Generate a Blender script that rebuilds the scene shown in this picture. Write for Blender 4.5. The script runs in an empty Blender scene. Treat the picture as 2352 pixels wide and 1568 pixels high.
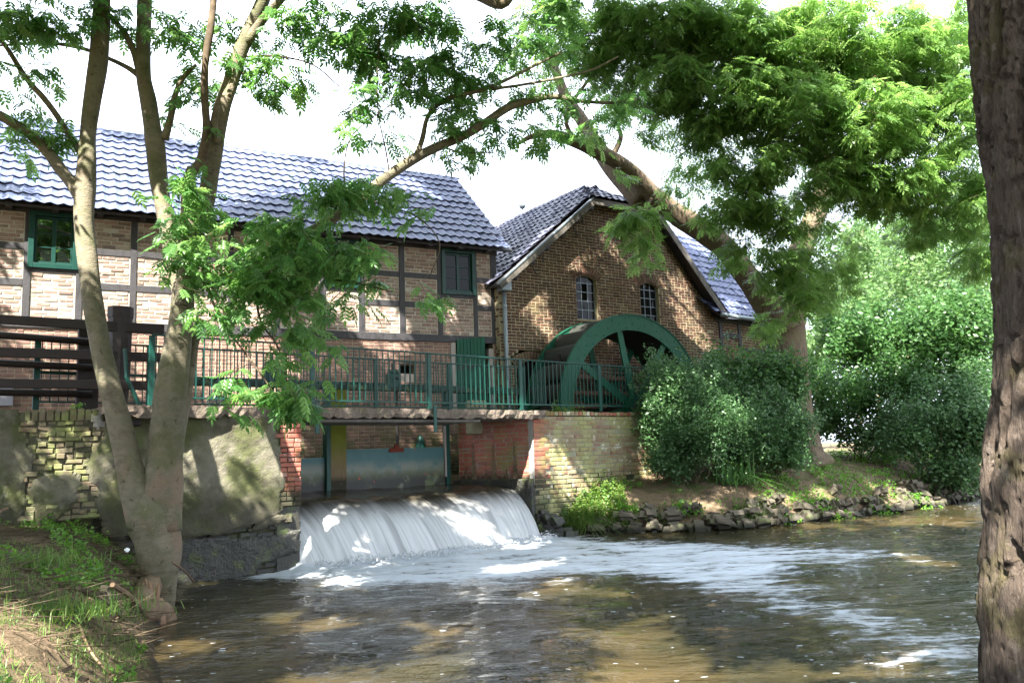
import bpy, math, random
import numpy as np
from mathutils import Matrix, Vector
random.seed(7); rng = np.random.default_rng(7)
rad = math.radians
scn = bpy.context.scene; COL = scn.collection

# ------------------------------------------------------------------ camera
F = 1907.0; CAMP = rad(7.72); CAMR = rad(2.03); CAM = np.array([0, 0, 1.6])
fw = np.array([0, math.cos(CAMP), math.sin(CAMP)]); _u = np.array([0, -math.sin(CAMP), math.cos(CAMP)]); _r = np.array([1., 0, 0])
rt = _r*math.cos(CAMR)-_u*math.sin(CAMR); up = _u*math.cos(CAMR)+_r*math.sin(CAMR)
cd = bpy.data.cameras.new('camera'); cam = bpy.data.objects.new('camera', cd); COL.objects.link(cam); scn.camera = cam
cd.sensor_width = 36; cd.lens = 36*F/2352; cd.clip_start = .05; cd.clip_end = 3000
M = Matrix(((rt[0], up[0], -fw[0], 0), (rt[1], up[1], -fw[1], 0), (rt[2], up[2], -fw[2], 1.6), (0, 0, 0, 1)))
cam.matrix_world = M

# ------------------------------------------------------------------ sky, sun, exposure
SUN_EL = rad(49); SUN_AZ = rad(20)           # light travels away from the camera, 20 degrees to the right
TR = np.array([math.sin(SUN_AZ)*math.cos(SUN_EL), math.cos(SUN_AZ)*math.cos(SUN_EL), -math.sin(SUN_EL)])
W = bpy.data.worlds.new('World'); scn.world = W; W.use_nodes = True
nt = W.node_tree; bg = nt.nodes['Background']
sky = nt.nodes.new('ShaderNodeTexSky'); sky.sky_type = 'NISHITA'; sky.sun_disc = False
sky.sun_elevation = SUN_EL; sky.sun_rotation = math.pi+SUN_AZ
sky.air_density = 1.0; sky.dust_density = 4.0; sky.ozone_density = 1.0; sky.altitude = 50
# thin bright summer haze over the blue
tcw = nt.nodes.new('ShaderNodeTexCoord'); nzw = nt.nodes.new('ShaderNodeTexNoise'); nzw.inputs['Scale'].default_value = 2.2; nzw.inputs['Detail'].default_value = 5; nt.links.new(tcw.outputs['Generated'], nzw.inputs['Vector'])
mrw = nt.nodes.new('ShaderNodeMapRange'); nt.links.new(nzw.outputs['Fac'], mrw.inputs[0]); mrw.inputs[1].default_value = .3; mrw.inputs[2].default_value = .7; mrw.inputs[3].default_value = .70; mrw.inputs[4].default_value = .98
mxw = nt.nodes.new('ShaderNodeMix'); mxw.data_type = 'RGBA'; nt.links.new(mrw.outputs[0], mxw.inputs[0]); nt.links.new(sky.outputs[0], mxw.inputs[6]); mxw.inputs[7].default_value = (8.2, 9.0, 10.6, 1)
nt.links.new(mxw.outputs[2], bg.inputs[0]); bg.inputs[1].default_value = .062
sd = bpy.data.lights.new('sun', 'SUN'); sd.energy = 5.0; sd.angle = rad(.5); sd.color = (1, .95, .86)
so = bpy.data.objects.new('sun', sd); COL.objects.link(so); so.location = (-6, -16, 25)
so.rotation_euler = Vector(TR).to_track_quat('-Z', 'Y').to_euler()
scn.view_settings.view_transform = 'Standard'; scn.view_settings.look = 'None'
scn.view_settings.gamma = 1; scn.view_settings.use_curve_mapping = False
scn.view_settings.exposure = 2.88
scn.cycles.max_bounces = 6; scn.cycles.diffuse_bounces = 3; scn.cycles.glossy_bounces = 3
scn.cycles.transmission_bounces = 4; scn.cycles.transparent_max_bounces = 6; scn.cycles.use_denoising = True
scn.cycles.caustics_reflective = False; scn.cycles.caustics_refractive = False

# ------------------------------------------------------------------ measuring: a pixel of the photo (2352 wide) to a point
def ray(u, v): return fw*F+rt*(u-1176)+up*(784-v)
def PY(u, v, Y): d = ray(u, v); return CAM+d*(Y/d[1])
def PZ(u, v, z): d = ray(u, v); return CAM+d*((z-1.6)/d[2])
def proj(P):
    d = np.asarray(P)-CAM; a = d@fw; a = np.where(np.abs(a) < 1e-6, 1e-6, a)
    return 1176+F*(d@rt)/a, 784-F*(d@up)/a, a
class Fr:
    def __init__(s, o, deg):
        s.o = np.array([o[0], o[1], 0.]); s.a = rad(deg)
        s.x = np.array([math.cos(s.a), math.sin(s.a), 0]); s.y = np.array([-math.sin(s.a), math.cos(s.a), 0])
    def onY(s, u, v, y=0):
        d = ray(u, v); t = ((s.o+s.y*y-CAM)@s.y)/(d@s.y); P = CAM+d*t; q = P-s.o
        return float(q@s.x), float(P[2])
    def onX(s, u, v, x=0):
        d = ray(u, v); t = ((s.o+s.x*x-CAM)@s.x)/(d@s.x); P = CAM+d*t; q = P-s.o
        return float(q@s.y), float(P[2])
    def Wd(s, x, y, z): return s.o+s.x*x+s.y*y+np.array([0, 0, z])
B1 = Fr((-.318, 19.3), 28.3); B2 = Fr((-.275, 19.1), 34.06); RL = Fr((-3.17, 13.0), 42.5); LW = Fr((-3.23, 12.62), 31)

# ------------------------------------------------------------------ materials
def N(nt, t, **k):
    n = nt.nodes.new(t)
    for a, b in k.items(): setattr(n, a, b)
    return n
def newmat(name):
    m = bpy.data.materials.new(name); m.use_nodes = True
    return m, m.node_tree, m.node_tree.nodes['Principled BSDF']
def ramp(nt, src, stops, interp='LINEAR'):
    r = nt.nodes.new('ShaderNodeValToRGB'); r.color_ramp.interpolation = interp; e = r.color_ramp.elements
    while len(e) < len(stops): e.new(.5)
    for k, (p, c) in enumerate(stops):
        e[k].position = p; e[k].color = (*c, 1) if len(c) == 3 else c
    nt.links.new(src, r.inputs[0]); return r.outputs[0]
def noise(nt, pos, scale, detail=4, rough=.55, stretch=None):
    if stretch:
        mp = nt.nodes.new('ShaderNodeMapping'); mp.inputs['Scale'].default_value = stretch; nt.links.new(pos, mp.inputs[0]); pos = mp.outputs[0]
    n = N(nt, 'ShaderNodeTexNoise'); n.inputs['Scale'].default_value = scale; n.inputs['Detail'].default_value = detail; n.inputs['Roughness'].default_value = rough
    nt.links.new(pos, n.inputs['Vector']); return n.outputs['Fac']
def mth(nt, op, a, b=None, c=None, clamp=False):
    n = N(nt, 'ShaderNodeMath', operation=op, use_clamp=clamp)
    for k, x in enumerate((a, b, c)):
        if x is None: continue
        if isinstance(x, (int, float)): n.inputs[k].default_value = x
        else: nt.links.new(x, n.inputs[k])
    return n.outputs[0]
def mixc(nt, f, a, b):
    n = N(nt, 'ShaderNodeMix', data_type='RGBA')
    if isinstance(f, (int, float)): n.inputs[0].default_value = f
    else: nt.links.new(f, n.inputs[0])
    for k, x in ((6, a), (7, b)):
        if isinstance(x, tuple): n.inputs[k].default_value = (*x, 1)
        else: nt.links.new(x, n.inputs[k])
    return n.outputs[2]
def sstep(nt, x, lo, hi):
    n = N(nt, 'ShaderNodeMapRange', interpolation_type='SMOOTHSTEP'); nt.links.new(x, n.inputs[0])
    n.inputs[1].default_value = lo; n.inputs[2].default_value = hi; return n.outputs[0]
def surf(name, cols, rough=.85, spec=.3, rndmix=.6, nscale=8, stretch=None, bump=(60, .3), over=(), metallic=0, bstretch=None, bdist=.01, coat=0):
    """cols: ramp over (piece randomness and noise); over: [(colour, scale, lo, hi, (zlo, zhi) or None, amount)] stains and growth"""
    m, nt, b = newmat(name); pos = N(nt, 'ShaderNodeNewGeometry').outputs['Position']
    n1 = noise(nt, pos, nscale, 5, .6, stretch)
    if rndmix > 0:
        at = N(nt, 'ShaderNodeAttribute', attribute_name='rnd').outputs['Fac']; oi = N(nt, 'ShaderNodeObjectInfo').outputs['Random']
        rn = mth(nt, 'FRACT', mth(nt, 'ADD', at, oi))
        f = mth(nt, 'ADD', mth(nt, 'MULTIPLY', rn, rndmix), mth(nt, 'MULTIPLY', n1, 1-rndmix))
    else: f = sstep(nt, n1, .25, .75)
    c = ramp(nt, f, [(i/(max(1, len(cols)-1)), k) for i, k in enumerate(cols)])
    sep = N(nt, 'ShaderNodeSeparateXYZ'); nt.links.new(pos, sep.inputs[0])
    for (oc, sc, lo, hi, zr, am) in over:
        o = sstep(nt, noise(nt, pos, sc, 6, .65), lo, hi)
        if zr: o = mth(nt, 'MULTIPLY', o, sstep(nt, sep.outputs[2], zr[0], zr[1]))
        c = mixc(nt, mth(nt, 'MULTIPLY', o, am), c, oc)
    nt.links.new(c, b.inputs['Base Color'])
    b.inputs['Roughness'].default_value = rough; b.inputs['Specular IOR Level'].default_value = spec; b.inputs['Metallic'].default_value = metallic
    if coat: b.inputs['Coat Weight'].default_value = coat; b.inputs['Coat Roughness'].default_value = .12
    if bump:
        bn = N(nt, 'ShaderNodeBump'); bn.inputs['Strength'].default_value = bump[1]; bn.inputs['Distance'].default_value = bdist
        nt.links.new(noise(nt, pos, bump[0], 6, .65, bstretch), bn.inputs['Height']); nt.links.new(bn.outputs[0], b.inputs['Normal'])
    return m
MT = {}
MT['brick_panel'] = surf('old brown infill brick', [(.10, .08, .07), (.235, .15, .12), (.19, .13, .105), (.30, .245, .195), (.26, .175, .135), (.14, .105, .09), (.34, .29, .24)], .9, .2, .7, 14, over=[((.52, .45, .38), 30, .58, .72, None, .6)])
MT['brick_base'] = surf('red brown base brick', [(.105, .065, .055), (.20, .115, .09), (.245, .145, .11), (.18, .11, .09), (.13, .08, .068), (.24, .175, .135)], .88, .2, .7, 10,
                        over=[((.11, .13, .045), 3.2, .42, .62, (2.7, 1.7), .75), ((.03, .035, .025), 2.5, .3, .5, (1.75, 1.2), .9), ((.42, .36, .26), 9, .6, .75, None, .4)])
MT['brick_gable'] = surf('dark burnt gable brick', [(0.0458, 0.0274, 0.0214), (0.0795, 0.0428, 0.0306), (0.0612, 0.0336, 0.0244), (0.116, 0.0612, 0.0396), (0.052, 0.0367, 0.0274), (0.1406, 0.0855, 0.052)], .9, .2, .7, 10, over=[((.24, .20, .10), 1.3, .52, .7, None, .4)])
MT['brick_red'] = surf('red abutment brick', [(.30, .085, .06), (.26, .075, .055), (.34, .12, .085), (.23, .10, .08), (.30, .155, .12)], .85, .25, .6, 8,
                       over=[((.42, .37, .32), 7, .54, .72, None, .6), ((.17, .18, .06), 1.5, .46, .64, None, .75), ((.03, .033, .02), 3, .3, .45, (1.32, 1.1), .95)])
MT['brick_mossy'] = surf('mossy pale abutment brick', [(0.2, 0.128, 0.088), (0.24, 0.192, 0.12), (0.208, 0.112, 0.08), (0.272, 0.24, 0.152), (0.208, 0.184, 0.12)], .9, .2, .65, 6,
                         over=[((.30, .31, .12), 2.0, .42, .62, None, .65), ((.66, .63, .52), 5, .56, .68, None, .65), ((.05, .06, .03), 3, .35, .5, (1.0, .55), .9)])
MT['brick_ruin'] = surf('weathered crumbling brick', [(0.12, 0.06, 0.045), (0.1425, 0.1125, 0.075), (0.105, 0.0975, 0.0562), (0.1725, 0.1425, 0.0975), (0.1275, 0.0638, 0.0525)], .93, .2, .65, 9,
                        over=[((.20, .23, .08), 3.5, .45, .62, None, .7), ((.5, .46, .4), 14, .62, .74, None, .5)])
MT['brick_wet'] = surf('wet black base brick', [(0.012, 0.0132, 0.0096), (0.027, 0.0252, 0.018), (0.018, 0.0168, 0.0132)], .45, .5, .6, 8, over=[((.05, .07, .015), 3, .5, .65, None, .7), ((.30, .27, .18), 4, .62, .68, (.75, 1.0), .9)], bump=(40, .6), bdist=.02)
MT['mortar_light'] = surf('light lime mortar', [(.33, .30, .25), (.41, .38, .32)], .95, .1, 0, 6)
MT['mortar_base'] = surf('grey base mortar', [(0.27, 0.225, 0.165), (0.33, 0.2775, 0.2025)], .95, .1, 0, 5, over=[((.09, .10, .05), 3.2, .35, .55, (2.7, 1.7), .8)])
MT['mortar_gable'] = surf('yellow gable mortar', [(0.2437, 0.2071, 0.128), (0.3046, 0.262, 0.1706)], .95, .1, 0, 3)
MT['mortar_abut'] = surf('abutment mortar', [(0.21, 0.203, 0.147), (0.266, 0.252, 0.203)], .95, .1, 0, 4, over=[((.22, .25, .08), 2.2, .45, .62, None, .7), ((.03, .033, .02), 3, .3, .45, (1.3, 1.05), .95)])
MT['mortar_ruin'] = surf('old mossy wall mortar', [(.075, .07, .05), (.13, .125, .085)], .95, .1, 0, 6, bump=(30, 1), bdist=.03, over=[((.02, .02, .014), 3, .3, .5, (1.1, .9), .95), ((.08, .095, .03), 3.5, .45, .62, None, .6)])
MT['mortar_dark'] = surf('dark joints', [(.06, .055, .04), (.14, .12, .08)], .95, .1, 0, 6)
MT['render'] = surf('mossy concrete render', [(0.095, 0.0874, 0.0627), (0.1615, 0.1492, 0.1121), (0.1235, 0.114, 0.0808)], .92, .2, 0, 2.2, bump=(45, .9), bdist=.014,
                    over=[((.065, .078, .022), 1.9, .40, .60, None, .8), ((.055, .048, .034), 4, .50, .68, None, .7), ((.22, .20, .16), 7, .60, .70, None, .5), ((.30, .22, .02), 6.5, .72, .745, None, .7), ((.035, .033, .022), 2.2, .25, .5, (1.35, 1.0), .7)])
MT['render_white'] = surf('pale lime patch', [(0.2432, 0.2304, 0.2048), (0.2944, 0.2816, 0.256)], .92, .2, 0, 5, bump=(40, .7), bdist=.012)
MT['deck'] = surf('weathered deck concrete', [(0.1088, 0.0837, 0.067), (0.1674, 0.1339, 0.1088), (0.1339, 0.1088, 0.0837)], .93, .15, 0, 5, bump=(22, 1), bdist=.03, over=[((.28, .27, .05), 2.6, .60, .72, None, .8), ((.10, .10, .07), 5, .5, .7, None, .5)])
MT['beam'] = surf('black painted timber', [(0.0135, 0.0128, 0.0142), (0.0338, 0.0315, 0.0345), (0.021, 0.0195, 0.0225)], .6, .4, 0, 12, stretch=(1, 1, .3), bump=(30, .5), over=[((.20, .19, .19), 40, .68, .75, None, .4)])
MT['fencewood'] = surf('dark brown fence timber', [(0.0081, 0.0054, 0.0045), (0.0203, 0.0126, 0.0108), (0.0135, 0.009, 0.0081)], .6, .35, .3, 16, bump=(30, .7), bstretch=(1, 1, .15))
MT['oldwood'] = surf('grey old wood', [(.22, .19, .17), (.36, .32, .29)], .9, .2, .3, 10, stretch=(3, 3, .6), bump=(30, .8))
MT['mosswood'] = surf('mossy wooden post', [(0.1456, 0.1008, 0.056), (0.1904, 0.14, 0.084)], .9, .2, 0, 9, stretch=(3, 3, .5), bump=(30, .6), over=[((.13, .15, .015), 2.2, .30, .5, (1.3, 2.1), .9), ((.03, .03, .02), 5, .2, .45, (1.35, 1.2), .95)])
MT['mossbeam'] = surf('mossy green beam', [(0.018, 0.042, 0.033), (0.03, 0.054, 0.042)], .7, .3, 0, 9, over=[((.16, .19, .09), 5, .5, .62, None, .7)])
MT['logwood'] = surf('brown round wood', [(0.07, 0.0385, 0.0245), (0.14, 0.084, 0.056), (0.098, 0.056, 0.0385)], .8, .25, .4, 12, bump=(25, .6))
MT['green'] = surf('dark green paint', [(0.0034, 0.0382, 0.0281), (0.0068, 0.0527, 0.0391)], .42, .28, 0, 9, bump=(90, .15))
MT['green_door'] = surf('door green paint', [(.003, .058, .033), (.005, .078, .046)], .42, .25, .4, 4, bump=(60, .2))
MT['wheelgreen'] = surf('wheel green paint', [(0.004, 0.056, 0.0288), (0.008, 0.072, 0.04), (0.0064, 0.0624, 0.0336)], .5, .22, 0, 5, bump=(70, .25), over=[((.06, .045, .03), 8, .66, .74, None, .5)])
MT['bucket'] = surf('dark wheel bucket', [(0.0096, 0.0168, 0.0144), (0.03, 0.03, 0.024), (0.018, 0.0192, 0.018)], .65, .3, .3, 9, stretch=(1, 1, .5))
MT['windowgreen'] = surf('window frame green', [(0.0039, 0.0312, 0.0247), (0.0065, 0.0403, 0.0312)], .4, .28, 0, 6, bump=None)
MT['gate'] = surf('faded teal gate steel', [(0.028, 0.096, 0.096), (0.044, 0.12, 0.116)], .5, .4, 0, 5, stretch=(1, 1, .4), bump=(50, .2),
                  over=[((.20, .20, .15), 3, .25, .55, (1.62, 1.42), .75), ((.09, .11, .03), 7, .35, .55, (1.45, 1.25), .85), ((.018, .018, .014), 2.4, .35, .5, (1.42, 1.15), .97), ((.33, .05, .025), 6, .66, .70, None, .9)])
MT['rust'] = surf('rusty red iron', [(0.11, 0.0175, 0.01), (0.15, 0.035, 0.0175)], .8, .3, 0, 20)
MT['iron'] = surf('black wall iron', [(.02, .02, .02), (.04, .035, .03)], .6, .4, 0, 20)
MT['zinc'] = surf('zinc grey pipe', [(0.154, 0.189, 0.21), (0.196, 0.231, 0.252)], .4, .5, 0, 5, metallic=.25, bump=None)
MT['fascia'] = surf('weathered barge board', [(0.0715, 0.065, 0.0553), (0.13, 0.117, 0.0975)], .8, .3, 0, 6, stretch=(3, 3, .6), bump=(30, .5), over=[((.03, .03, .028), 3, .5, .62, None, .6)])
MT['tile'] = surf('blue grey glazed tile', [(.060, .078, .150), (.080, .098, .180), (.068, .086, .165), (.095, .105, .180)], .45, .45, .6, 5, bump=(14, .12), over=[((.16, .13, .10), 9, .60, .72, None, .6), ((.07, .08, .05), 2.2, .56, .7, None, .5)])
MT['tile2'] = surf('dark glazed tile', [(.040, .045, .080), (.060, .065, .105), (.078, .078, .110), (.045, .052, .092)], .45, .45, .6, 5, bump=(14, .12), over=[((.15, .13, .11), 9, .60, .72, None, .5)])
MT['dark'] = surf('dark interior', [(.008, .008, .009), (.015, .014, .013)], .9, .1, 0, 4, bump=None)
MT['white'] = surf('white enamel', [(.75, .76, .78), (.8, .8, .8)], .5, .4, 0, 4, bump=None)
MT['greybox'] = surf('grey box sheet', [(0.2079, 0.2016, 0.2268), (0.2646, 0.2583, 0.2835)], .5, .4, 0, 4, bump=None)
MT['concrete_block'] = surf('mossy concrete block', [(.22, .20, .13), (.32, .30, .20)], .92, .2, 0, 7, bump=(30, .6))
MT['stone'] = surf('bank stone', [(0.06, 0.051, 0.039), (0.102, 0.087, 0.066), (0.078, 0.069, 0.051), (0.126, 0.108, 0.084)], .88, .25, .65, 6, bump=(25, .7), bdist=.015, over=[((.13, .17, .05), 5, .52, .66, None, .6), ((.02, .02, .014), 2, .2, .4, (.16, .05), .95)])
MT['rock_wet'] = surf('wet dark rock', [(0.0126, 0.0126, 0.0098), (0.035, 0.035, 0.0266)], .35, .5, .4, 7, bump=(18, 1), bdist=.03, over=[((.06, .08, .015), 4, .52, .66, None, .7)])
MT['bark_ash'] = surf('smooth grey green ash bark', [(0.09, 0.0744, 0.0516), (0.162, 0.138, 0.096), (0.126, 0.114, 0.0768), (0.192, 0.162, 0.1176)], .85, .25, 0, 2.6, stretch=(1, 1, 1.6), bump=(20, .9), bstretch=(1, 1, 2.8), bdist=.02,
                      over=[((.075, .085, .032), 2.4, .48, .64, None, .65), ((.19, .125, .085), 2, .44, .62, (2.1, 1.3), .8), ((.04, .034, .024), 11, .60, .68, None, .7), ((.22, .185, .13), 24, .60, .68, None, .6)])
MT['bark_big'] = surf('ridged ash bark', [(0.08, 0.06, 0.042), (0.17, 0.13, 0.09), (0.13, 0.1, 0.068)], .92, .2, 0, 7, stretch=(2.2, 2.2, .5), bump=(13, 1), bstretch=(3, 3, .6), bdist=.05, over=[((.12, .12, .045), 2, .5, .7, None, .5)])
MT['bark_near'] = surf('deeply furrowed bark', [(.035, .026, .020), (.11, .085, .068), (.075, .058, .046), (.15, .12, .10)], .95, .15, 0, 11, stretch=(3, 3, .5), bump=(34, 1), bstretch=(2.5, 2.5, .55), bdist=.03, over=[((.095, .088, .032), 5, .5, .66, None, .5), ((.20, .165, .14), 16, .54, .66, None, .5), ((.02, .015, .012), 22, .60, .68, None, .7)])
MT['twig'] = surf('dark twig', [(.05, .035, .022), (.11, .085, .055)], .9, .2, 0, 12, bump=None)
MT['drytwig'] = surf('pale dry twig', [(.12, .08, .05), (.22, .16, .11)], .9, .2, .7, 9, bump=None)
MT['root'] = surf('pale brown root', [(.14, .095, .06), (.22, .155, .10)], .9, .2, 0, 9, bump=(30, .6))
MT['stump'] = surf('splintered stump wood', [(.22, .13, .075), (.34, .23, .15)], .85, .2, .5, 14, stretch=(3, 3, .5), bump=(30, .7))
def glassmat():
    m, nt, b = newmat('old window glass'); pos = N(nt, 'ShaderNodeNewGeometry').outputs['Position']
    b.inputs['Base Color'].default_value = (.006, .007, .007, 1); b.inputs['Roughness'].default_value = .03; b.inputs['Specular IOR Level'].default_value = 1.0; b.inputs['IOR'].default_value = 1.9
    bn = N(nt, 'ShaderNodeBump'); bn.inputs['Strength'].default_value = .03; bn.inputs['Distance'].default_value = .01
    nt.links.new(noise(nt, pos, 7, 2), bn.inputs['Height']); nt.links.new(bn.outputs[0], b.inputs['Normal']); return m
MT['glass'] = glassmat(); MT['glass_dull'] = glassmat(); MT['glass_dull'].node_tree.nodes['Principled BSDF'].inputs['IOR'].default_value = 1.45; MT['glass_dull'].node_tree.nodes['Principled BSDF'].inputs['Specular IOR Level'].default_value = .15
def leafmat(name, c1, c2, c3, trans=.42, rough=.45):
    m, nt, b = newmat(name); at = N(nt, 'ShaderNodeAttribute', attribute_name='rnd').outputs['Fac']; oi = N(nt, 'ShaderNodeObjectInfo').outputs['Random']
    rn = mth(nt, 'FRACT', mth(nt, 'ADD', at, oi)); c = ramp(nt, rn, [(0, c1), (.5, c2), (1, c3)])
    nt.links.new(c, b.inputs['Base Color']); b.inputs['Roughness'].default_value = rough; b.inputs['Specular IOR Level'].default_value = .5
    tr = N(nt, 'ShaderNodeBsdfTranslucent'); hs = N(nt, 'ShaderNodeHueSaturation'); hs.inputs['Hue'].default_value = .485; hs.inputs['Value'].default_value = 1.7; hs.inputs['Saturation'].default_value = 1.05
    nt.links.new(c, hs.inputs['Color']); nt.links.new(hs.outputs[0], tr.inputs[0])
    mx = N(nt, 'ShaderNodeMixShader'); mx.inputs[0].default_value = trans
    nt.links.new(b.outputs[0], mx.inputs[1]); nt.links.new(tr.outputs[0], mx.inputs[2]); nt.links.new(mx.outputs[0], nt.nodes['Material Output'].inputs[0]); return m
MT['leaf_ash'] = leafmat('ash leaf', (.052, .145, .038), (.085, .200, .050), (.14, .27, .075), .52, .38)
MT['leaf_big'] = leafmat('big ash leaf', (.075, .160, .040), (.115, .220, .055), (.18, .30, .090), .62, .38)
MT['leaf_bush'] = leafmat('shrub leaf', (.030, .080, .026), (.056, .128, .044), (.105, .195, .080), .38, .42)
MT['leaf_far'] = leafmat('far leaf', (.06, .13, .04), (.10, .19, .065), (.17, .26, .11), .55)
MT['leaf_dark'] = leafmat('dark shrub leaf', (.034, .095, .026), (.056, .135, .038), (.090, .185, .056), .45, .4)
MT['grass'] = leafmat('grass blade', (.05, .12, .018), (.09, .18, .03), (.17, .22, .06), .4, .5)
MT['weed'] = leafmat('weed leaf', (.07, .18, .02), (.10, .24, .03), (.14, .29, .05), .45, .45)
MT['iris'] = leafmat('iris blade', (.05, .14, .035), (.08, .18, .05), (.12, .24, .08), .35, .35)

# ------------------------------------------------------------------ mesh helpers
def mesh_np(name, V, Fs, mat=None, rnd=None, smooth=False):
    V = np.asarray(V, dtype=np.float32); Fs = [np.asarray(f, dtype=np.int32) for f in (Fs if isinstance(Fs, list) else [Fs]) if len(f)]
    me = bpy.data.meshes.new(name); me.vertices.add(len(V)); me.vertices.foreach_set('co', V.ravel())
    lt = np.concatenate([np.full(len(f), f.shape[1], dtype=np.int32) for f in Fs]); li = np.concatenate([f.ravel() for f in Fs])
    me.loops.add(len(li)); me.loops.foreach_set('vertex_index', li)
    me.polygons.add(len(lt)); ls = np.zeros(len(lt), dtype=np.int32); ls[1:] = np.cumsum(lt)[:-1]
    me.polygons.foreach_set('loop_start', ls); me.polygons.foreach_set('loop_total', lt)
    me.polygons.foreach_set('use_smooth', np.full(len(lt), bool(smooth)))
    me.update(calc_edges=True)
    if rnd is not None:
        a = me.attributes.new('rnd', 'FLOAT', 'POINT'); a.data.foreach_set('value', np.asarray(rnd, dtype=np.float32))
    if mat: me.materials.append(mat if not isinstance(mat, str) else MT[mat])
    return me
def link(name, me, parent=None, loc=(0, 0, 0), rz=0, scale=None, **props):
    o = bpy.data.objects.new(name, me); COL.objects.link(o); o.location = loc; o.rotation_euler = (0, 0, rz)
    if scale is not None: o.scale = scale
    if parent: o.parent = parent
    for k, v in props.items(): o[k] = v
    return o
def thing(name, label, cat, loc=(0, 0, 0), rz=0, group=None):
    o = link(name, None, None, loc, rz, label=label, category=cat)
    if group: o['group'] = group
    return o
def tagt(o, label, cat, group=None):
    o['label'] = label; o['category'] = cat
    if group: o['group'] = group
    return o
# a bevelled piece, front face at y=-.5, unit size
_b = .5
def piece_template(bev=(.06, .12, .14)):
    bx, by, bz = bev
    V = [(-_b, _b, -_b), (_b, _b, -_b), (_b, _b, _b), (-_b, _b, _b), (-_b, -_b+by, -_b), (_b, -_b+by, -_b), (_b, -_b+by, _b), (-_b, -_b+by, _b),
         (-_b+bx, -_b, -_b+bz), (_b-bx, -_b, -_b+bz), (_b-bx, -_b, _b-bz), (-_b+bx, -_b, _b-bz)]
    Fq = [(8, 9, 10, 11), (4, 5, 9, 8), (5, 6, 10, 9), (6, 7, 11, 10), (7, 4, 8, 11), (0, 1, 5, 4), (1, 2, 6, 5), (2, 3, 7, 6), (3, 0, 4, 7)]
    return np.array(V), np.array(Fq)
PT_V, PT_F = piece_template()
BX_V = np.array([(x, y, z) for z in (-.5, .5) for y in (-.5, .5) for x in (-.5, .5)]); BX_F = np.array([(0, 2, 3, 1), (4, 5, 7, 6), (0, 1, 5, 4), (2, 6, 7, 3), (0, 4, 6, 2), (1, 3, 7, 5)])
def batch(TV, TF, Ms, Ts, rnd=None):
    """copies of a template: Ms (n,3,3), Ts (n,3) -> V, F, rnd per vertex"""
    Ms = np.asarray(Ms); Ts = np.asarray(Ts); n = len(Ts); k = len(TV)
    V = np.einsum('nij,kj->nki', Ms, TV)+Ts[:, None, :]; Fq = (TF[None]+(np.arange(n)*k)[:, None, None]).reshape(-1, TF.shape[1])
    r = np.repeat(rng.random(n) if rnd is None else rnd, k); return V.reshape(-1, 3), Fq, r
def boxes(L):
    """L: (cx,cy,cz,sx,sy,sz) list -> V,F"""
    A = np.array(L, dtype=float).reshape(-1, 6); Ms = np.zeros((len(A), 3, 3)); Ms[:, 0, 0] = A[:, 3]; Ms[:, 1, 1] = A[:, 4]; Ms[:, 2, 2] = A[:, 5]
    return batch(BX_V, BX_F, Ms, A[:, :3])
def bx(x0, x1, y0, y1, z0, z1): return ((x0+x1)/2, (y0+y1)/2, (z0+z1)/2, x1-x0, y1-y0, z1-z0)
def boxobj(name, L, mat, parent=None, bevel=0, **props):
    V, Fq, r = boxes(L if isinstance(L, list) else [L]); o = link(name, mesh_np(name, V, Fq, mat, r), parent, **props)
    if bevel:
        md = o.modifiers.new('bevel', 'BEVEL'); md.width = bevel; md.segments = 2; md.limit_method = 'ANGLE'
    return o
def tube(P, R, seg=8, cap=True, wob=0, seed=0):
    P = np.asarray(P, float); R = np.broadcast_to(np.asarray(R, float), (len(P),)).copy(); n = len(P)
    T = np.gradient(P, axis=0); T /= np.linalg.norm(T, axis=1)[:, None]+1e-9
    ref = np.array([0, 0, 1.]) if abs(T[0, 2]) < .9 else np.array([1., 0, 0]); A = np.zeros_like(P)
    a = np.cross(ref, T[0]); a /= np.linalg.norm(a); A[0] = a
    for i in range(1, n):
        a = A[i-1]-T[i]*(A[i-1]@T[i]); A[i] = a/(np.linalg.norm(a)+1e-9)
    Bn = np.cross(T, A); th = np.arange(seg)*2*math.pi/seg
    rr = R[:, None]*np.ones(seg)
    if wob:
        q = np.random.default_rng(seed); ph = q.random(6)*6.28
        s = np.arange(n)[:, None]
        rr = rr*(1+wob*(np.sin(2*th+ph[0]+s*.23)+.7*np.sin(3*th+ph[1]-s*.31)+.5*np.sin(5*th+ph[2]+s*.4)+.5*np.sin(s*.9+ph[3])))
    V = P[:, None]+rr[..., None]*(np.cos(th)[None, :, None]*A[:, None]+np.sin(th)[None, :, None]*Bn[:, None]); V = V.reshape(-1, 3)
    i, j = np.meshgrid(np.arange(n-1), np.arange(seg), indexing='ij'); j2 = (j+1) % seg
    Fq = np.stack([i*seg+j, i*seg+j2, (i+1)*seg+j2, (i+1)*seg+j], -1).reshape(-1, 4)
    if cap:
        V = np.vstack([V, P[0], P[-1]]); c0 = n*seg; jj = np.arange(seg); k2 = (jj+1) % seg
        Ft = np.vstack([np.stack([k2, jj, np.full(seg, c0)], -1), np.stack([(n-1)*seg+jj, (n-1)*seg+k2, np.full(seg, c0+1)], -1)])
        return V, [Fq, Ft]
    return V, [Fq]
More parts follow.
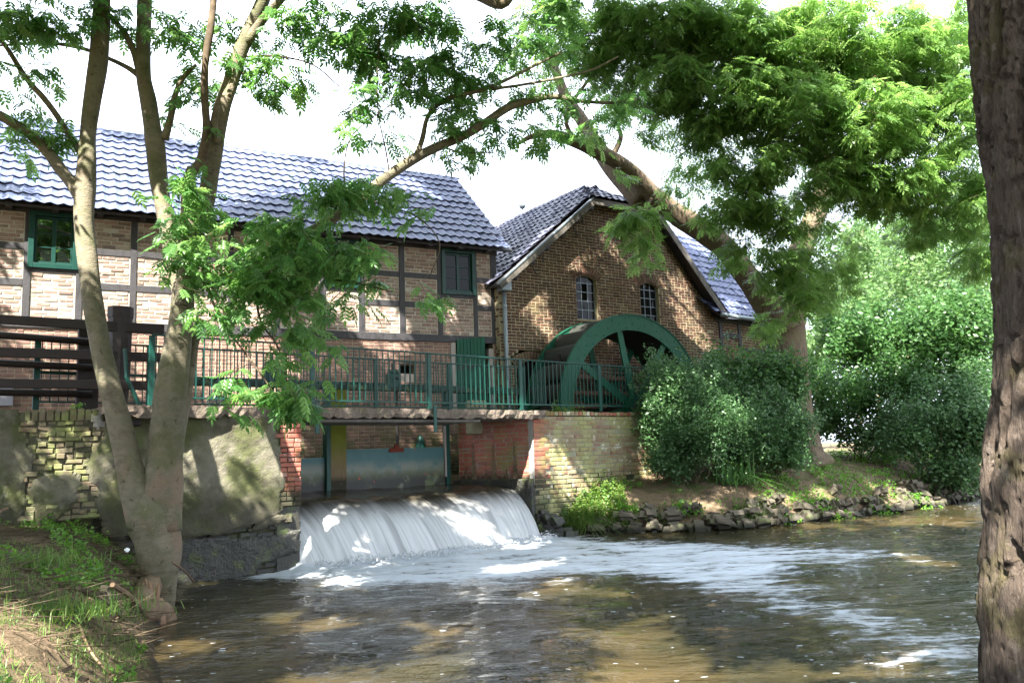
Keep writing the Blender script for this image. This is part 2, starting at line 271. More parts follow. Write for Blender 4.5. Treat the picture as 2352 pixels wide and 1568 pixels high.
def spline(pts, step=6):
    P = np.asarray(pts, float); P = np.vstack([2*P[0]-P[1], P, 2*P[-1]-P[-2]]); out = []
    for i in range(1, len(P)-2):
        for t in np.arange(step)/step:
            a, b, c, d = P[i-1], P[i], P[i+1], P[i+2]
            out.append(.5*((2*b)+(-a+c)*t+(2*a-5*b+4*c-d)*t*t+(-a+3*b-3*c+d)*t**3))
    out.append(P[-2]); return np.array(out)
def merge(parts):
    Vs = []; Fd = {}; off = 0; rs = []
    for p in parts:
        V, Fl = p[0], p[1]; Fl = Fl if isinstance(Fl, list) else [Fl]
        Vs.append(V)
        for f in Fl: Fd.setdefault(f.shape[1], []).append(f+off)
        rs.append(p[2] if len(p) > 2 else np.full(len(V), rng.random())); off += len(V)
    return np.vstack(Vs), [np.vstack(x) for x in Fd.values()], np.concatenate(rs)
def rotm(ax, ay, az):
    cx, sx, cy, sy, cz, sz = np.cos(ax), np.sin(ax), np.cos(ay), np.sin(ay), np.cos(az), np.sin(az); n = len(az); Mx = np.zeros((n, 3, 3))
    Mx[:, 0, 0] = cy*cz; Mx[:, 0, 1] = sx*sy*cz-cx*sz; Mx[:, 0, 2] = cx*sy*cz+sx*sz
    Mx[:, 1, 0] = cy*sz; Mx[:, 1, 1] = sx*sy*sz+cx*cz; Mx[:, 1, 2] = cx*sy*sz-sx*cz
    Mx[:, 2, 0] = -sy; Mx[:, 2, 1] = sx*cy; Mx[:, 2, 2] = cx*cy; return Mx

# ------------------------------------------------------------------ brickwork
def rows(ivf, z0, z1, course, L, joint, bond, q):
    out = []; mort = []; k = 0; z = z0
    while z < z1-.02:
        ze = min(z+course, z1)
        for (a, b) in ivf(z, ze):
            if b-a < .03: continue
            mort.append((a, b, z, ze))
            if bond == 'cross': Lk = L if k % 2 == 0 else L/2-joint/2; off = 0 if k % 2 else (L*.5 if k % 4 == 0 else 0)
            else: Lk = L; off = (L*.5 if k % 2 else 0)+q.uniform(-.03, .03)
            x = math.floor((a-off)/(Lk+joint))*(Lk+joint)+off
            while x < b:
                l2 = Lk
                xa, xb = max(a, x)+(.0 if x > a else joint*.6), min(b, x+l2)-(0 if x+l2 < b else joint*.6)
                if xb-xa > .035: out.append((xa, xb, z+joint*.5, ze-joint*.5))
                x += Lk+joint
        z = ze; k += 1
    return out, mort
def place_bricks(parent, bricks, mat, y=0, depth=.06, nsingle=300, jit=(.003, .004, .02), local2world=None, at=None, q=None, single_filter=None, uneven=0):
    """bricks [(x0,x1,z0,z1)] on the parent's local plane y; the nearest nsingle in view become objects of their own, the rest one mesh.
    at: (frame rotation, origin) to turn the plane inside the parent"""
    q = q or rng; A = np.array(bricks); n = len(A)
    cx = (A[:, 0]+A[:, 1])/2; cz = (A[:, 2]+A[:, 3])/2; sx = A[:, 1]-A[:, 0]; sz = A[:, 3]-A[:, 2]
    cx = cx+q.normal(0, jit[0], n); yy = y+q.normal(0, jit[1], n)+depth/2; cz = cz+q.normal(0, jit[0]*.6, n); rot = q.normal(0, jit[2], n)
    a, ox, oy = at if at else (0, 0, 0)
    ca, sa = math.cos(a), math.sin(a); X = ox+cx*ca-yy*sa; Yv = oy+cx*sa+yy*ca
    Wp = local2world(X, Yv, cz); u, v, d = proj(Wp)
    inv = (u > -10) & (u < 2360) & (v > -10) & (v < 1575) & (d > 0)
    if single_filter is not None: inv &= single_filter(u, v)
    score = np.where(inv, sx*sz/d**2, 0); order = np.argsort(-score); sing = set(int(i) for i in order[:nsingle] if score[i] > 0)
    me = mesh_np('brick', PT_V, PT_F, mat)
    for i in sorted(sing):
        o = bpy.data.objects.new('brick', me); COL.objects.link(o); o.parent = parent
        o.location = (X[i], Yv[i], cz[i]); o.rotation_euler = (0, rot[i], a); o.scale = (sx[i], depth, sz[i])
    rest = [i for i in range(n) if i not in sing]
    if rest:
        rest = np.array(rest); S = np.zeros((len(rest), 3, 3)); S[:, 0, 0] = sx[rest]; S[:, 1, 1] = depth; S[:, 2, 2] = sz[rest]
        Rm = rotm(np.zeros(len(rest)), rot[rest], np.full(len(rest), a)); Ms = np.einsum('nij,njk->nik', Rm, S)
        V, Fq, r = batch(PT_V, PT_F, Ms, np.stack([X[rest], Yv[rest], cz[rest]], -1)); link('brickwork', mesh_np('brickwork', V, Fq, mat, r), parent, kind='stuff')
def mortar(parent, name, mort, mat, y=.008, depth=.3, at=None, loc=(0, 0, 0)):
    V, Fq, r = boxes([bx(a, b, y, y+depth, z, ze) for a, b, z, ze in mort])
    if at:
        a, ox, oy = at; X = ox+V[:, 0]*math.cos(a)-V[:, 1]*math.sin(a); Y = oy+V[:, 0]*math.sin(a)+V[:, 1]*math.cos(a); V = np.stack([X, Y, V[:, 2]], -1)
    return link(name, mesh_np(name, V, Fq, mat), parent)
# ------------------------------------------------------------------ pantiles
def pantile(cov=.2146, ln=.40, th=.016, seg=8):
    t = np.array([0, .06, .16, .32, .55, .76, .90, 1.0]); x = t*(cov+.03)-.015; z = .036*np.abs(np.cos(t*math.pi))**1.7
    V = []
    for (yy, dz) in ((0, .040), (ln, 0.0)):
        for i in range(seg): V.append((x[i], yy, z[i]+dz))
    for i in range(seg): V.append((x[i], .002, z[i]+.040-th))
    for yy, dz in ((0, .040), (ln, 0.0)): V.append((x[-1], yy, z[-1]+dz-th))
    Fq = [(i, i+1, seg+i+1, seg+i) for i in range(seg-1)]+[(2*seg+i, 2*seg+i+1, i+1, i) for i in range(seg-1)]+[(3*seg, 3*seg+1, 2*seg-1, seg-1)]
    return np.array(V), np.array(Fq)
TL_V, TL_F = pantile()
def roof(parent, name, o, e, s, width, length, mat, clip=None, nsingle=300, l2w=None, cov=.2146, gauge=.335, deck=None, q=None):
    """o eave corner, e unit vector along the eave, s unit vector up the slope (local), tiles as pieces under a dark deck"""
    q = q or rng; o, e, s = map(np.asarray, (o, e, s)); n = np.cross(e, s)
    dk = link(name, mesh_np(name, deck[0], deck[1], 'beam'), parent)
    nc = int(width/cov); nr = int(math.ceil(length/gauge)); P = []; base = np.stack([e, s, n], 1)
    for r in range(nr):
        for c in range(nc):
            if r*gauge+.36 > length+.10: continue
            if clip and not clip((c+.5)*cov, (r+.4)*gauge): continue
            P.append(o+e*(c*cov)+s*(r*gauge)+n*.035)
    P = np.array(P); m = len(P); P = P+q.normal(0, .003, (m, 3)); tw = rotm(q.normal(0, .008, m), q.normal(0, .012, m), q.normal(0, .008, m)); Ms = np.einsum('ij,njk->nik', base, tw)
    Wp = l2w(P[:, 0], P[:, 1], P[:, 2]); u, v, d = proj(Wp); inv = (u > -10) & (u < 2360) & (v > 0) & (v < 1570)
    sc = np.where(inv, 1/d, 0); order = np.argsort(-sc); sing = [int(i) for i in order[:nsingle] if sc[i] > 0]; me = mesh_np('tile', TL_V, TL_F, mat, smooth=False)
    for i in sing:
        ob = bpy.data.objects.new('tile', me); COL.objects.link(ob); ob.parent = dk
        Mx = Matrix([list(Ms[i][k])+[P[i][k]] for k in range(3)]+[[0, 0, 0, 1]]); ob.matrix_basis = Mx
    ss = set(sing); rest = np.array([i for i in range(m) if i not in ss])
    if len(rest):
        V, Fq, r = batch(TL_V, TL_F, Ms[rest], P[rest]); link('tiling', mesh_np('tiling', V, Fq, mat, r), dk, kind='stuff')
    return dk
def ridge(parent, a, b, mat, r=.11, ln=.36, name='ridge_tile'):
    a, b = np.array(a), np.array(b); D = b-a; L = np.linalg.norm(D); D /= L; n = int(L/ln); side = np.cross(D, (0, 0, 1)); side /= np.linalg.norm(side); upv = np.cross(side, D)
    th = np.linspace(-.15, math.pi+.15, 8); V = []
    for yy, rr in ((0, r), (ln*1.05, r*.88)):
        for t in th: V.append((math.cos(t)*rr, yy, math.sin(t)*rr*.8-.02))
    for t in th: V.append((math.cos(t)*(r-.02), .002, math.sin(t)*(r-.02)*.8-.02))
    Fq = [(i, i+1, 8+i+1, 8+i) for i in range(7)]+[(16+i, 16+i+1, i+1, i) for i in range(7)]
    me = mesh_np(name, np.array(V), np.array(Fq), mat); Rm = np.stack([-side, D, upv], 1)
    for i in range(n):
        p = a+D*(i*L/n); o = bpy.data.objects.new(name, me); COL.objects.link(o); o.parent = parent
        o.matrix_basis = Matrix([list(Rm[k])+[p[k]] for k in range(3)]+[[0, 0, 0, 1]])
# ------------------------------------------------------------------ plane geometry and noise
def seg_dist(P, A, closed=False):
    A = np.asarray(A, float); n = len(A); best = np.full(len(P), 1e9)
    for i in range(n if closed else n-1):
        a, b = A[i], A[(i+1) % n]; d = b-a; t = np.clip(((P-a)@d)/(d@d), 0, 1); q = a+t[:, None]*d; best = np.minimum(best, np.hypot(*(P-q).T))
    return best
def inside(P, A):
    A = np.asarray(A, float); n = len(A); c = np.zeros(len(P), bool)
    for i in range(n):
        a, b = A[i], A[(i+1) % n]
        k = ((a[1] > P[:, 1]) != (b[1] > P[:, 1])) & (P[:, 0] < (b[0]-a[0])*(P[:, 1]-a[1])/((b[1]-a[1]) if b[1] != a[1] else 1e-9)+a[0]); c ^= k
    return c
def vnoise(P, sc, seed=0, oct_=3):
    out = np.zeros(len(P)); amp = 1; q = np.random.default_rng(seed)
    for o in range(oct_):
        G = q.random((64, 64)); X = P[:, 0]*sc*2**o+17.3; Y = P[:, 1]*sc*2**o+9.1; xi = np.floor(X).astype(int); yi = np.floor(Y).astype(int); fx = X-xi; fy = Y-yi; fx = fx*fx*(3-2*fx); fy = fy*fy*(3-2*fy)
        g = lambda a, b: G[a % 64, b % 64]
        out += amp*((g(xi, yi)*(1-fx)+g(xi+1, yi)*fx)*(1-fy)+(g(xi, yi+1)*(1-fx)+g(xi+1, yi+1)*fx)*fy-.5); amp *= .5
    return out
# ================================================================== TIMBER FRAMED MILL HOUSE
def l2w(fr):
    return lambda X, Y, Z: fr.o[None]+np.outer(X, fr.x)+np.outer(Y, fr.y)+np.stack([np.zeros_like(Z), np.zeros_like(Z), Z], -1)
def slab(P, th, n=None):
    """a flat polygon P (n,3) given a thickness against its normal"""
    P = np.asarray(P, float); nn = np.cross(P[1]-P[0], P[2]-P[0]) if n is None else np.asarray(n, float); nn = nn/np.linalg.norm(nn); k = len(P)
    V = np.vstack([P, P-nn*th]); i = np.arange(k); j = (i+1) % k
    return V, [np.array([i]), np.array([(i+k)[::-1]]), np.stack([j, i, i+k, j+k], -1)]
H1 = thing('timber_framed_mill_house', 'long half timbered brick mill house with green windows and blue grey tiled roof', 'house', tuple(B1.o), B1.a)
posts = [(-.155, 0), (-.62, -.52), (-1.52, -1.40), (-2.44, -2.31), (-3.377, -3.246), (-4.228, -4.102), (-5.17, -5.07), (-6.10, -5.99), (-7.0, -6.88), (-7.894, -7.781), (-8.81, -8.697), (-9.66, -9.54), (-10.6, -10.48), (-11.5, -11.38), (-12.5, -12.38)]
wins = {(-1.40, -.62): 1, (-4.102, -3.377): 1, (-9.54, -8.81): 1}
q1 = np.random.default_rng(11); panel_b = []; panel_m = []
for k in range(len(posts)-1):
    xb, xa = posts[k][0], posts[k+1][1]; z_ = [(4.33, 4.93), (5.06, 5.60), (5.72, 6.30)]
    if (xa, xb) in wins: z_ = [(4.33, 5.20)]
    for (za, zb) in z_:
        b, m_ = rows(lambda a, c: [(xa+.012, xb-.012)], za+.012, zb-.012, (zb-za-.024)/round((zb-za-.024)/.077), .225, .014, 'st', q1); panel_b += b; panel_m += [(xa, xb, za, zb)]
wl = mortar(H1, 'infill_wall', panel_m, 'mortar_light', .008, .29)
place_bricks(wl, panel_b, 'brick_panel', 0, .06, 300, (.004, .004, .022), l2w(B1), q=q1)
def lower(za, ze):
    zc = (za+ze)/2
    if zc > 2.35: 
        iv = [(-12.5, -1.23)]+[(-.145, 0)]
        if 3.25 < zc < 3.65: iv = [(-12.5, -2.45), (-2.095, -1.23), (-.145, 0)]
        return iv
    return [(-12.5, 0)]
b, m_ = rows(lower, .55, 4.165, .0753, .222, .012, 'cross', q1)
wl2 = mortar(H1, 'base_wall', m_, 'mortar_base', .008, .29)
place_bricks(wl2, b, 'brick_base', 0, .06, 300, (.002, .002, .008), l2w(B1), q=q1, single_filter=lambda u, v: (u > 380))
for n, (xa, xb) in enumerate(posts): boxobj('post', bx(xa, xb, -.018+.001*(n % 3), .2, 4.331, 6.30), 'beam', H1, .006)
boxobj('sill_beam', bx(-12.6, .02, -.03, .25, 4.168, 4.33), 'beam', H1, .008); boxobj('wall_plate', bx(-12.6, .02, -.04, .25, 6.30, 6.42), 'beam', H1, .006)
for k in range(len(posts)-1):
    xb, xa = posts[k][0], posts[k+1][1]
    if (xa, xb) in wins: boxobj('rail', bx(xa, xb, -.012, .2, 5.20, 5.272), 'beam', H1, .004); continue
    for za, zb in ((4.93, 5.06), (5.60, 5.72)): boxobj('rail', bx(xa, xb, -.012, .2, za, zb), 'beam', H1, .005)
for k in range(17): boxobj('rafter_end', bx(-.35-k*.74, -.25-k*.74, -.30, .0, 6.30, 6.40), 'beam', H1)
# windows
def window1(xa, xb, za, zb, gl='glass_dull'):
    f = .095; L = [bx(xa, xa+f, -.055, .12, za, zb), bx(xb-f, xb, -.055, .12, za, zb), bx(xa+f, xb-f, -.052, .12, za, za+f), bx(xa+f, xb-f, -.052, .12, zb-f, zb)]
    w = boxobj('window', L, 'windowgreen', H1, .008)
    xi, xj, zi, zj = xa+f, xb-f, za+f, zb-f; xm = (xi+xj)/2
    S = [bx(xi, xi+.04, .02, .07, zi, zj), bx(xj-.04, xj, .02, .07, zi, zj), bx(xm-.035, xm+.035, .012, .07, zi, zj), bx(xi+.04, xm-.035, .02, .07, zi, zi+.045), bx(xm+.035, xj-.04, .02, .07, zi, zi+.045), bx(xi+.04, xm-.035, .02, .07, zj-.045, zj), bx(xm+.035, xj-.04, .02, .07, zj-.045, zj)]
    boxobj('sash', S, 'windowgreen', w, .004)
    for (pa, pb) in ((xi+.04, xm-.035), (xm+.035, xj-.04)):
        hz = (zj-zi-.09)/3
        for r in range(3):
            z0 = zi+.045+r*hz
            if r: boxobj('glazing_bar', bx(pa, pb, .022, .06, z0-.011, z0+.011), 'windowgreen', w)
            o = boxobj('pane', bx(-(pb-pa)/2, (pb-pa)/2, -.003, .003, -hz/2+.008, hz/2-.008), gl, w); o.location = ((pa+pb)/2, .045, z0+hz/2); o.rotation_euler = (random.uniform(-.006, .006), 0, random.uniform(-.01, .01))
    return w
window1(-1.42, -.56, 5.272, 6.35); window1(-4.12, -3.35, 5.272, 6.35); window1(-9.6, -8.78, 5.272, 6.35, 'glass')
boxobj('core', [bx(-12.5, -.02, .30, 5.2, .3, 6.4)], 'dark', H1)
boxobj('side_wall', [bx(-.02, .0, .30, 5.2, .3, 6.4)], 'mortar_gable', H1)
# door, jambs, hatch
boxobj('door_jamb', bx(-1.228, -1.104, -.02, .2, 2.3, 4.166), 'oldwood', H1, .012); boxobj('door_jamb', bx(-.272, -.147, -.02, .2, 2.3, 4.05), 'oldwood', H1, .012)
hf = boxobj('hatch', [bx(-2.44, -2.105, .05, .07, 3.26, 3.44)], 'oldwood', H1); boxobj('hatch_lintel', bx(-2.49, -2.06, -.012, .1, 3.652, 3.70), 'fascia', H1)
hx, hz = -1.09, 4.2; fe = PZ(1103, 771, 4.28); qv = fe-B1.o; ang = math.atan2(qv@B1.y, (qv@B1.x)-hx); wd = .66
dl = link('door', None, H1, (hx, -.03, 0), ang); dl.name = 'door'
L = []
npl = 8
door = boxobj('door', [bx(0, wd, .0, .03, 2.42, 4.24)], 'green_door', H1); bpy.data.objects.remove(dl); door.location = (hx, -.04, 0); door.rotation_euler = (0, 0, ang)
for k in range(npl): boxobj('door_board', bx(k*wd/npl+.003, (k+1)*wd/npl-.003, -.018, -.001, 2.43, 4.23), 'green_door', door, .003)
boxobj('door_ledge', [bx(.0, wd, .031, .055, 4.10, 4.2)], 'green_door', door); boxobj('door_hinge', [bx(.02, .45, -.03, -.019, 3.55, 3.60)], 'iron', door)
boxobj('meter_box', [bx(-10.0, -9.72, -.14, -.002, 2.75, 3.12)], 'greybox', H1, .01)
# roof
ey, ez, ry, rz_ = -.34, 6.34, 2.65, 9.02; sl = np.array([0, ry-ey, rz_-ez]); LEN = np.linalg.norm(sl); sl /= LEN
rd = roof(H1, 'roof', (-12.7, ey, ez), (1, 0, 0), sl, 13.0, LEN, 'tile', None, 300, l2w(B1), deck=slab([(-12.7, ey+.02, ez+.02), (.28, ey+.02, ez+.02), (.28, ry, rz_), (-12.7, ry, rz_)], .05), q=q1)
boxobj('back_roof', [], 'tile2', H1) if False else None
V, Fq = slab([(-12.7, ry, rz_), (.28, ry, rz_), (.28, ry+3, rz_-2.7), (-12.7, ry+3, rz_-2.7)], .05); link('back_slope', mesh_np('back_slope', V, Fq, 'tile2'), H1)
V, Fq = slab([(-.02, .3, 6.4), (-.02, 5.2, 6.4), (-.02, ry, 8.85)], .2, (1, 0, 0)); link('side_gable', mesh_np('side_gable', V, Fq, 'beam'), H1)
ridge(rd, (-12.7, ry, rz_+.02), (.3, ry, rz_+.02), 'tile', .10, .37)

# ================================================================== GABLED MILL BUILDING
H2 = thing('gabled_mill_building', 'dark brick gabled mill building with half hipped tiled roof behind the water wheel', 'building', tuple(B2.o), B2.a)
q2 = np.random.default_rng(12); W2L = [(2.33, 3.0, 4.88, 5.92), (4.48, 5.15, 4.88, 5.92)]
XR = 7.27
def gab(za, ze):
    zc = (za+ze)/2; a, b_ = 0., XR
    if zc > 5.55: a = (zc-5.55)/.83
    if zc > 5.15: b_ = XR+.03-(zc-5.15)/1.18
    if zc > 7.98: return []
    iv = [(a, b_)]
    def cut(x0, x1):
        nonlocal iv
        iv = [p for (s, t) in iv for p in ((s, min(t, x0)), (max(s, x1), t)) if p[1]-p[0] > .03]
    for (x0, x1, z0, z1) in W2L:
        if z0 < zc < z1+.28: cut(x0, x1) if zc < z1 else cut(x0-.06-(zc-z1)*.25, x1+.06+(zc-z1)*.25)
    if 7.02 < zc < 7.30: w = math.sqrt(max(0, .30**2-(zc-7.02)**2)); cut(3.73-w-.0, 3.73+w)
    if zc < 4.02: 
        w = .42+(.16 if zc > 3.66 else 0)-max(0, zc-3.85)*1.6
        cut(.86-w, .86+w)
    if zc < 1.2: cut(.3, 7.0)
    return iv
b, m_ = rows(gab, .6, 7.97, .0745, .218, .018, 'cross', q2)
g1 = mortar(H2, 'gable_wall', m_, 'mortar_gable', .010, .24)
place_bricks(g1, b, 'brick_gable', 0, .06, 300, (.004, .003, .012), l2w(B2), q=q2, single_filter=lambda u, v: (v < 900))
b, m_ = rows(lambda a, c: [(.02, .6)], .6, 5.5, .0745, .222, .013, 'cross', q2)
g2 = mortar(H2, 'return_wall', m_, 'mortar_gable', .010, .1, at=(-math.pi/2, 0, .6)); place_bricks(g2, b, 'brick_gable', 0, .06, 20, (.004, .003, .012), l2w(B2), at=(-math.pi/2, 0, .6), q=q2)
def arch(parent, cx, cz, r, half, n, ln, y=-.004, split=False, mat='brick_gable'):
    me = mesh_np('brick', PT_V, PT_F, mat)
    for k in range(n):
        t = -half+(k+.5)*2*half/n; w = 2*half*(r+ln*.35)/n-.012
        segs = [(0, ln)] if (not split or k % 2) else [(0, ln*.5-.006), (ln*.5+.006, ln)]
        for (s0, s1) in segs:
            rr = r+(s0+s1)/2; o = bpy.data.objects.new('brick', me); COL.objects.link(o); o.parent = parent
            o.location = (cx+math.sin(t)*rr, y+.03, cz+math.cos(t)*rr); o.rotation_euler = (0, t, 0); o.scale = (w, .06, s1-s0)
def archback(name, cx, cz, r0, r1, half, mat, y0, y1, parent):
    t = np.linspace(-half, half, 14); V = []
    for y in (y0, y1):
        for rr in (r0, r1): V += [(cx+math.sin(a)*rr, y, cz+math.cos(a)*rr) for a in t]
    n = 14; Fq = []
    for i in range(n-1): Fq += [(i, n+i, n+i+1, i+1), (2*n+i, 2*n+i+1, 3*n+i+1, 3*n+i), (i, i+1, 2*n+i+1, 2*n+i), (n+i, 3*n+i, 3*n+i+1, n+i+1)]
    return link(name, mesh_np(name, np.array(V), np.array(Fq), mat), parent)
for (x0, x1, z0, z1) in W2L:
    cx = (x0+x1)/2; hw = (x1-x0)/2; r = .62; half = math.asin((hw+.05)/r); cz = z1+.09-r
    ab = archback('window_arch', cx, cz, r-.01, r+.25, half+.04, 'mortar_gable', .012, .2, g1); arch(g1, cx, cz, r, half+.02, 13, .235, split=True)
    # iron window of many panes, one opened
    w = boxobj('window', [bx(x0, x0+.025, .11, .15, z0, z1+.02), bx(x1-.025, x1, .11, .15, z0, z1+.02), bx(x0+.025, x1-.025, .11, .15, z0, z0+.03)], 'iron', H2)
    w.data.materials[0] = MT['zinc']
    cw = (x1-x0-.05)/3; rh = (z1-z0+.10)/5
    for c in range(3):
        if c: boxobj('glazing_bar', bx(x0+.025+c*cw-.008, x0+.025+c*cw+.008, .10, .13, z0+.03, z1+.07-(.0)), 'zinc', w)
        for rr_ in range(5):
            za = z0+.03+rr_*rh; zb = za+rh; top = rr_ == 4
            if c == 0 and rr_: boxobj('glazing_bar', bx(x0+.025, x1-.025, .103, .127, za-.008, za+.008), 'zinc', w)
            if top and c != 1: zb -= .05
            openp = cx < 3 and c == 1 and rr_ in (2, 3)
            if openp: continue
            o = boxobj('pane', bx(-cw/2+.008, cw/2-.008, -.002, .002, -(zb-za)/2+.006, (zb-za)/2-.006), 'glass_dull', w); o.location = (x0+.025+(c+.5)*cw, .118, (za+zb)/2); o.rotation_euler = (random.uniform(-.02, .02), 0, random.uniform(-.03, .03))
    boxobj('sill', bx(x0-.03, x1+.03, -.01, .14, z0-.05, z0-.002), 'mortar_gable', H2)
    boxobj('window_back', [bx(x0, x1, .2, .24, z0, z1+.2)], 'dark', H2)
arch(g1, 3.73, 7.0, .30, math.pi/2-.15, 13, .12); boxobj('niche', [bx(3.4, 4.06, .05, .2, 7.0, 7.35)], 'brick_gable', g1)
for k in range(11): 
    pass
archback('low_arch', .86, 3.2, .57, .80, .78, 'mortar_gable', .012, .2, g1); arch(g1, .86, 3.2, .58, .76, 13, .215)
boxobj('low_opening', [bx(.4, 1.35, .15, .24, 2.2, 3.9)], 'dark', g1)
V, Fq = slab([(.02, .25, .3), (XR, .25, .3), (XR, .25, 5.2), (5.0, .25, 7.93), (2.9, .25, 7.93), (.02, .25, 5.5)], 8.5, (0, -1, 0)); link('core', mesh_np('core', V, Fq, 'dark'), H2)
# roof planes
AX = 3.87; ay, az = B2.onX(1340, 408, AX); zl = lambda x: 5.66+.83*x
az = zl(AX); ay = max(.7, ay); c_ = 1/math.hypot(1, .83); s_ = .83*c_; Yf = -.30; x0 = -.22
sL = np.array([c_, 0, s_]); lenL = (AX-x0)/c_
def clipL(s, t):
    x = x0+c_*t; y = 16.0-s
    return y > (Yf if x < 2.78 else Yf+(x-2.78)/(AX-2.78)*(ay-Yf))
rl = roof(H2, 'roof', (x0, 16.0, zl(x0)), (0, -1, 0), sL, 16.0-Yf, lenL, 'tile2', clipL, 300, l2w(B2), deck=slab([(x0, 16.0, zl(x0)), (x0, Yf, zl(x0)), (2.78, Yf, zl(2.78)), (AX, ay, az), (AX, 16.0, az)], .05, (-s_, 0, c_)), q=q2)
zR = lambda x: 5.22+(7.5-x)*1.10
XR2 = 7.5; cr = (XR2-AX); sr = az-5.22; lr = math.hypot(cr, sr); sR = np.array([-cr/lr, 0, sr/lr])
def clipR(s, t):
    x = XR2-cr/lr*t; y = Yf+s
    return y > (Yf if x > 5.02 else Yf+(5.02-x)/(5.02-AX)*(ay-Yf))
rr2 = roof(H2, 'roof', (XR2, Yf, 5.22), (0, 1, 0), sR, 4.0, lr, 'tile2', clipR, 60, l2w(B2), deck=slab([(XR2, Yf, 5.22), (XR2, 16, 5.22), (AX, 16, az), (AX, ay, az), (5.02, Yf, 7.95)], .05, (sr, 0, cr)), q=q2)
hl = math.hypot(ay-Yf, az-7.95); sH = np.array([0, (ay-Yf)/hl, (az-7.95)/hl])
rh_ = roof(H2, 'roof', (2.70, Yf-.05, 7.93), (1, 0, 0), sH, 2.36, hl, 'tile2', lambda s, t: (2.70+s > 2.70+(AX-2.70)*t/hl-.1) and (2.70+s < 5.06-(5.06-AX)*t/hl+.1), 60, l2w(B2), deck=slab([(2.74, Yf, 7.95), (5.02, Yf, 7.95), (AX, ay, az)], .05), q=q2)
ridge(rl, (AX, ay, az-.01), (AX, 16, az-.01), 'tile2', .10, .37); ridge(rh_, (2.74, Yf-.02, 7.99), (AX, ay, az+.03), 'tile2', .09, .36); ridge(rh_, (5.04, Yf-.02, 7.99), (AX, ay, az+.03), 'tile2', .09, .36)
def board(name, a, b, h, t, mat, parent, up_=0, bev=.006):
    a, b = np.array(a, float), np.array(b, float); D = b-a; L = np.linalg.norm(D); D /= L; yv = np.array([0, 1., 0]); zv = np.cross(D, yv); zv /= np.linalg.norm(zv); zv = zv if zv[2] > 0 else -zv
    V = np.array([a+D*(i*L)+yv*(j*t)+zv*(k*h+up_) for k in (-1, 0) for j in (0, 1) for i in (0, 1)]); return link(name, mesh_np(name, V, BX_F, mat), parent)
board('barge_board', (-.2, Yf-.02, zl(-.2)+.01), (2.76, Yf-.02, zl(2.76)+.01), .16, .04, 'fascia', H2); board('edge_strip', (-.24, Yf-.035, zl(-.24)+.03), (2.76, Yf-.035, zl(2.76)+.035), .035, .06, 'zinc', H2)
board('barge_board', (2.76, Yf-.022, 7.96), (5.03, Yf-.022, 7.96), .16, .04, 'fascia', H2); board('barge_board', (5.02, Yf-.02, 7.97), (7.52, Yf-.02, 5.22), .16, .04, 'fascia', H2)
for k in range(6): boxobj('purlin_end', bx(.3+k*.48, .4+k*.48, -.27, 0, zl(.35+k*.48)-.27, zl(.35+k*.48)-.17), 'beam', H2)
px0 = .10
boxobj('gutter_box', [bx(px0-.17, px0+.10, -.27, -.02, 5.36, 5.60)], 'zinc', H2, .02)
V, Fq = tube([(px0, -.09, 5.36), (px0, -.09, 4.0), (px0+.02, -.09, 2.6), (px0+.02, -.09, 1.8)], .048, 10); dp = link('downpipe', mesh_np('downpipe', V, Fq, 'zinc', smooth=True), H2)
for z in (5.0, 3.62): V, Fq = tube([(px0+.0, -.09, z), (px0, -.09, z+.05)], .058, 10); link('pipe_clip', mesh_np('pipe_clip', V, Fq, 'zinc'), dp)
for (cx, cz) in ((1.32, 6.28), (2.62, 7.42)):
    t = np.linspace(-.6, math.pi*1.15, 14); P = [(cx-.16+.16*math.cos(a)*(1 if a < 1.6 else 1), -.03, cz+.16*math.sin(a)) for a in t]+[(cx-.30, -.03, cz-.28), (cx-.16, -.03, cz-.42)]
    V, Fq = tube(spline(P, 3), .012, 6); link('wall_anchor', mesh_np('wall_anchor', V, Fq, 'iron'), H2)
V, Fq = tube([(AX, 4.4, az+.08), (AX, 4.4, az+.22)], .03, 8); kb = link('ridge_knob', mesh_np('ridge_knob', V, Fq, 'zinc'), H2)
th = np.linspace(0, math.pi, 9); V, Fq = tube([(AX, 4.4, az+.22+.11-.11*math.cos(a)) for a in th], [max(.004, .11*math.sin(a)) for a in th], 12); link('globe', mesh_np('globe', V, Fq, 'zinc', smooth=True), kb)

# ================================================================== HALF TIMBERED WING
WO = B2.Wd(XR+.02, .04, 0); WG = Fr(WO[:2], 40)
H3 = thing('half_timbered_wing', 'low half timbered brick wing with tiled roof between dark gable and big ash trunk', 'building', tuple(WG.o), WG.a)
xs = [WG.onY(u, 790)[0] for u in (1657, 1700, 1764)]; q3 = np.random.default_rng(13)
ze0 = WG.onY(1655, 722, -.25)[1]; xe = xs[2]+.12; zs = WG.onY(1690, 861)[1]; zr1 = WG.onY(1678, 771)[1]; zr2 = WG.onY(1730, 806)[1]
b, m_ = rows(lambda a, c: [(0, xe)], .9, ze0-.05, .0745, .222, .013, 'cross', q3)
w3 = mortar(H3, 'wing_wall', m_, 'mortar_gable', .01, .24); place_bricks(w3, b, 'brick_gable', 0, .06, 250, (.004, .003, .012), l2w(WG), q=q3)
for x in (xs[0], xs[1], xs[2]): boxobj('post', bx(x-.07, x+.07, -.03, .2, zs+.08, ze0-.05), 'beam', H3, .01)
boxobj('rail', bx(xs[0]+.07, xs[1]-.07, -.024, .2, zr1-.07, zr1+.07), 'beam', H3, .01); boxobj('rail', bx(xs[1]+.07, xs[2]-.07, -.024, .2, zr2-.06, zr2+.06), 'beam', H3, .01)
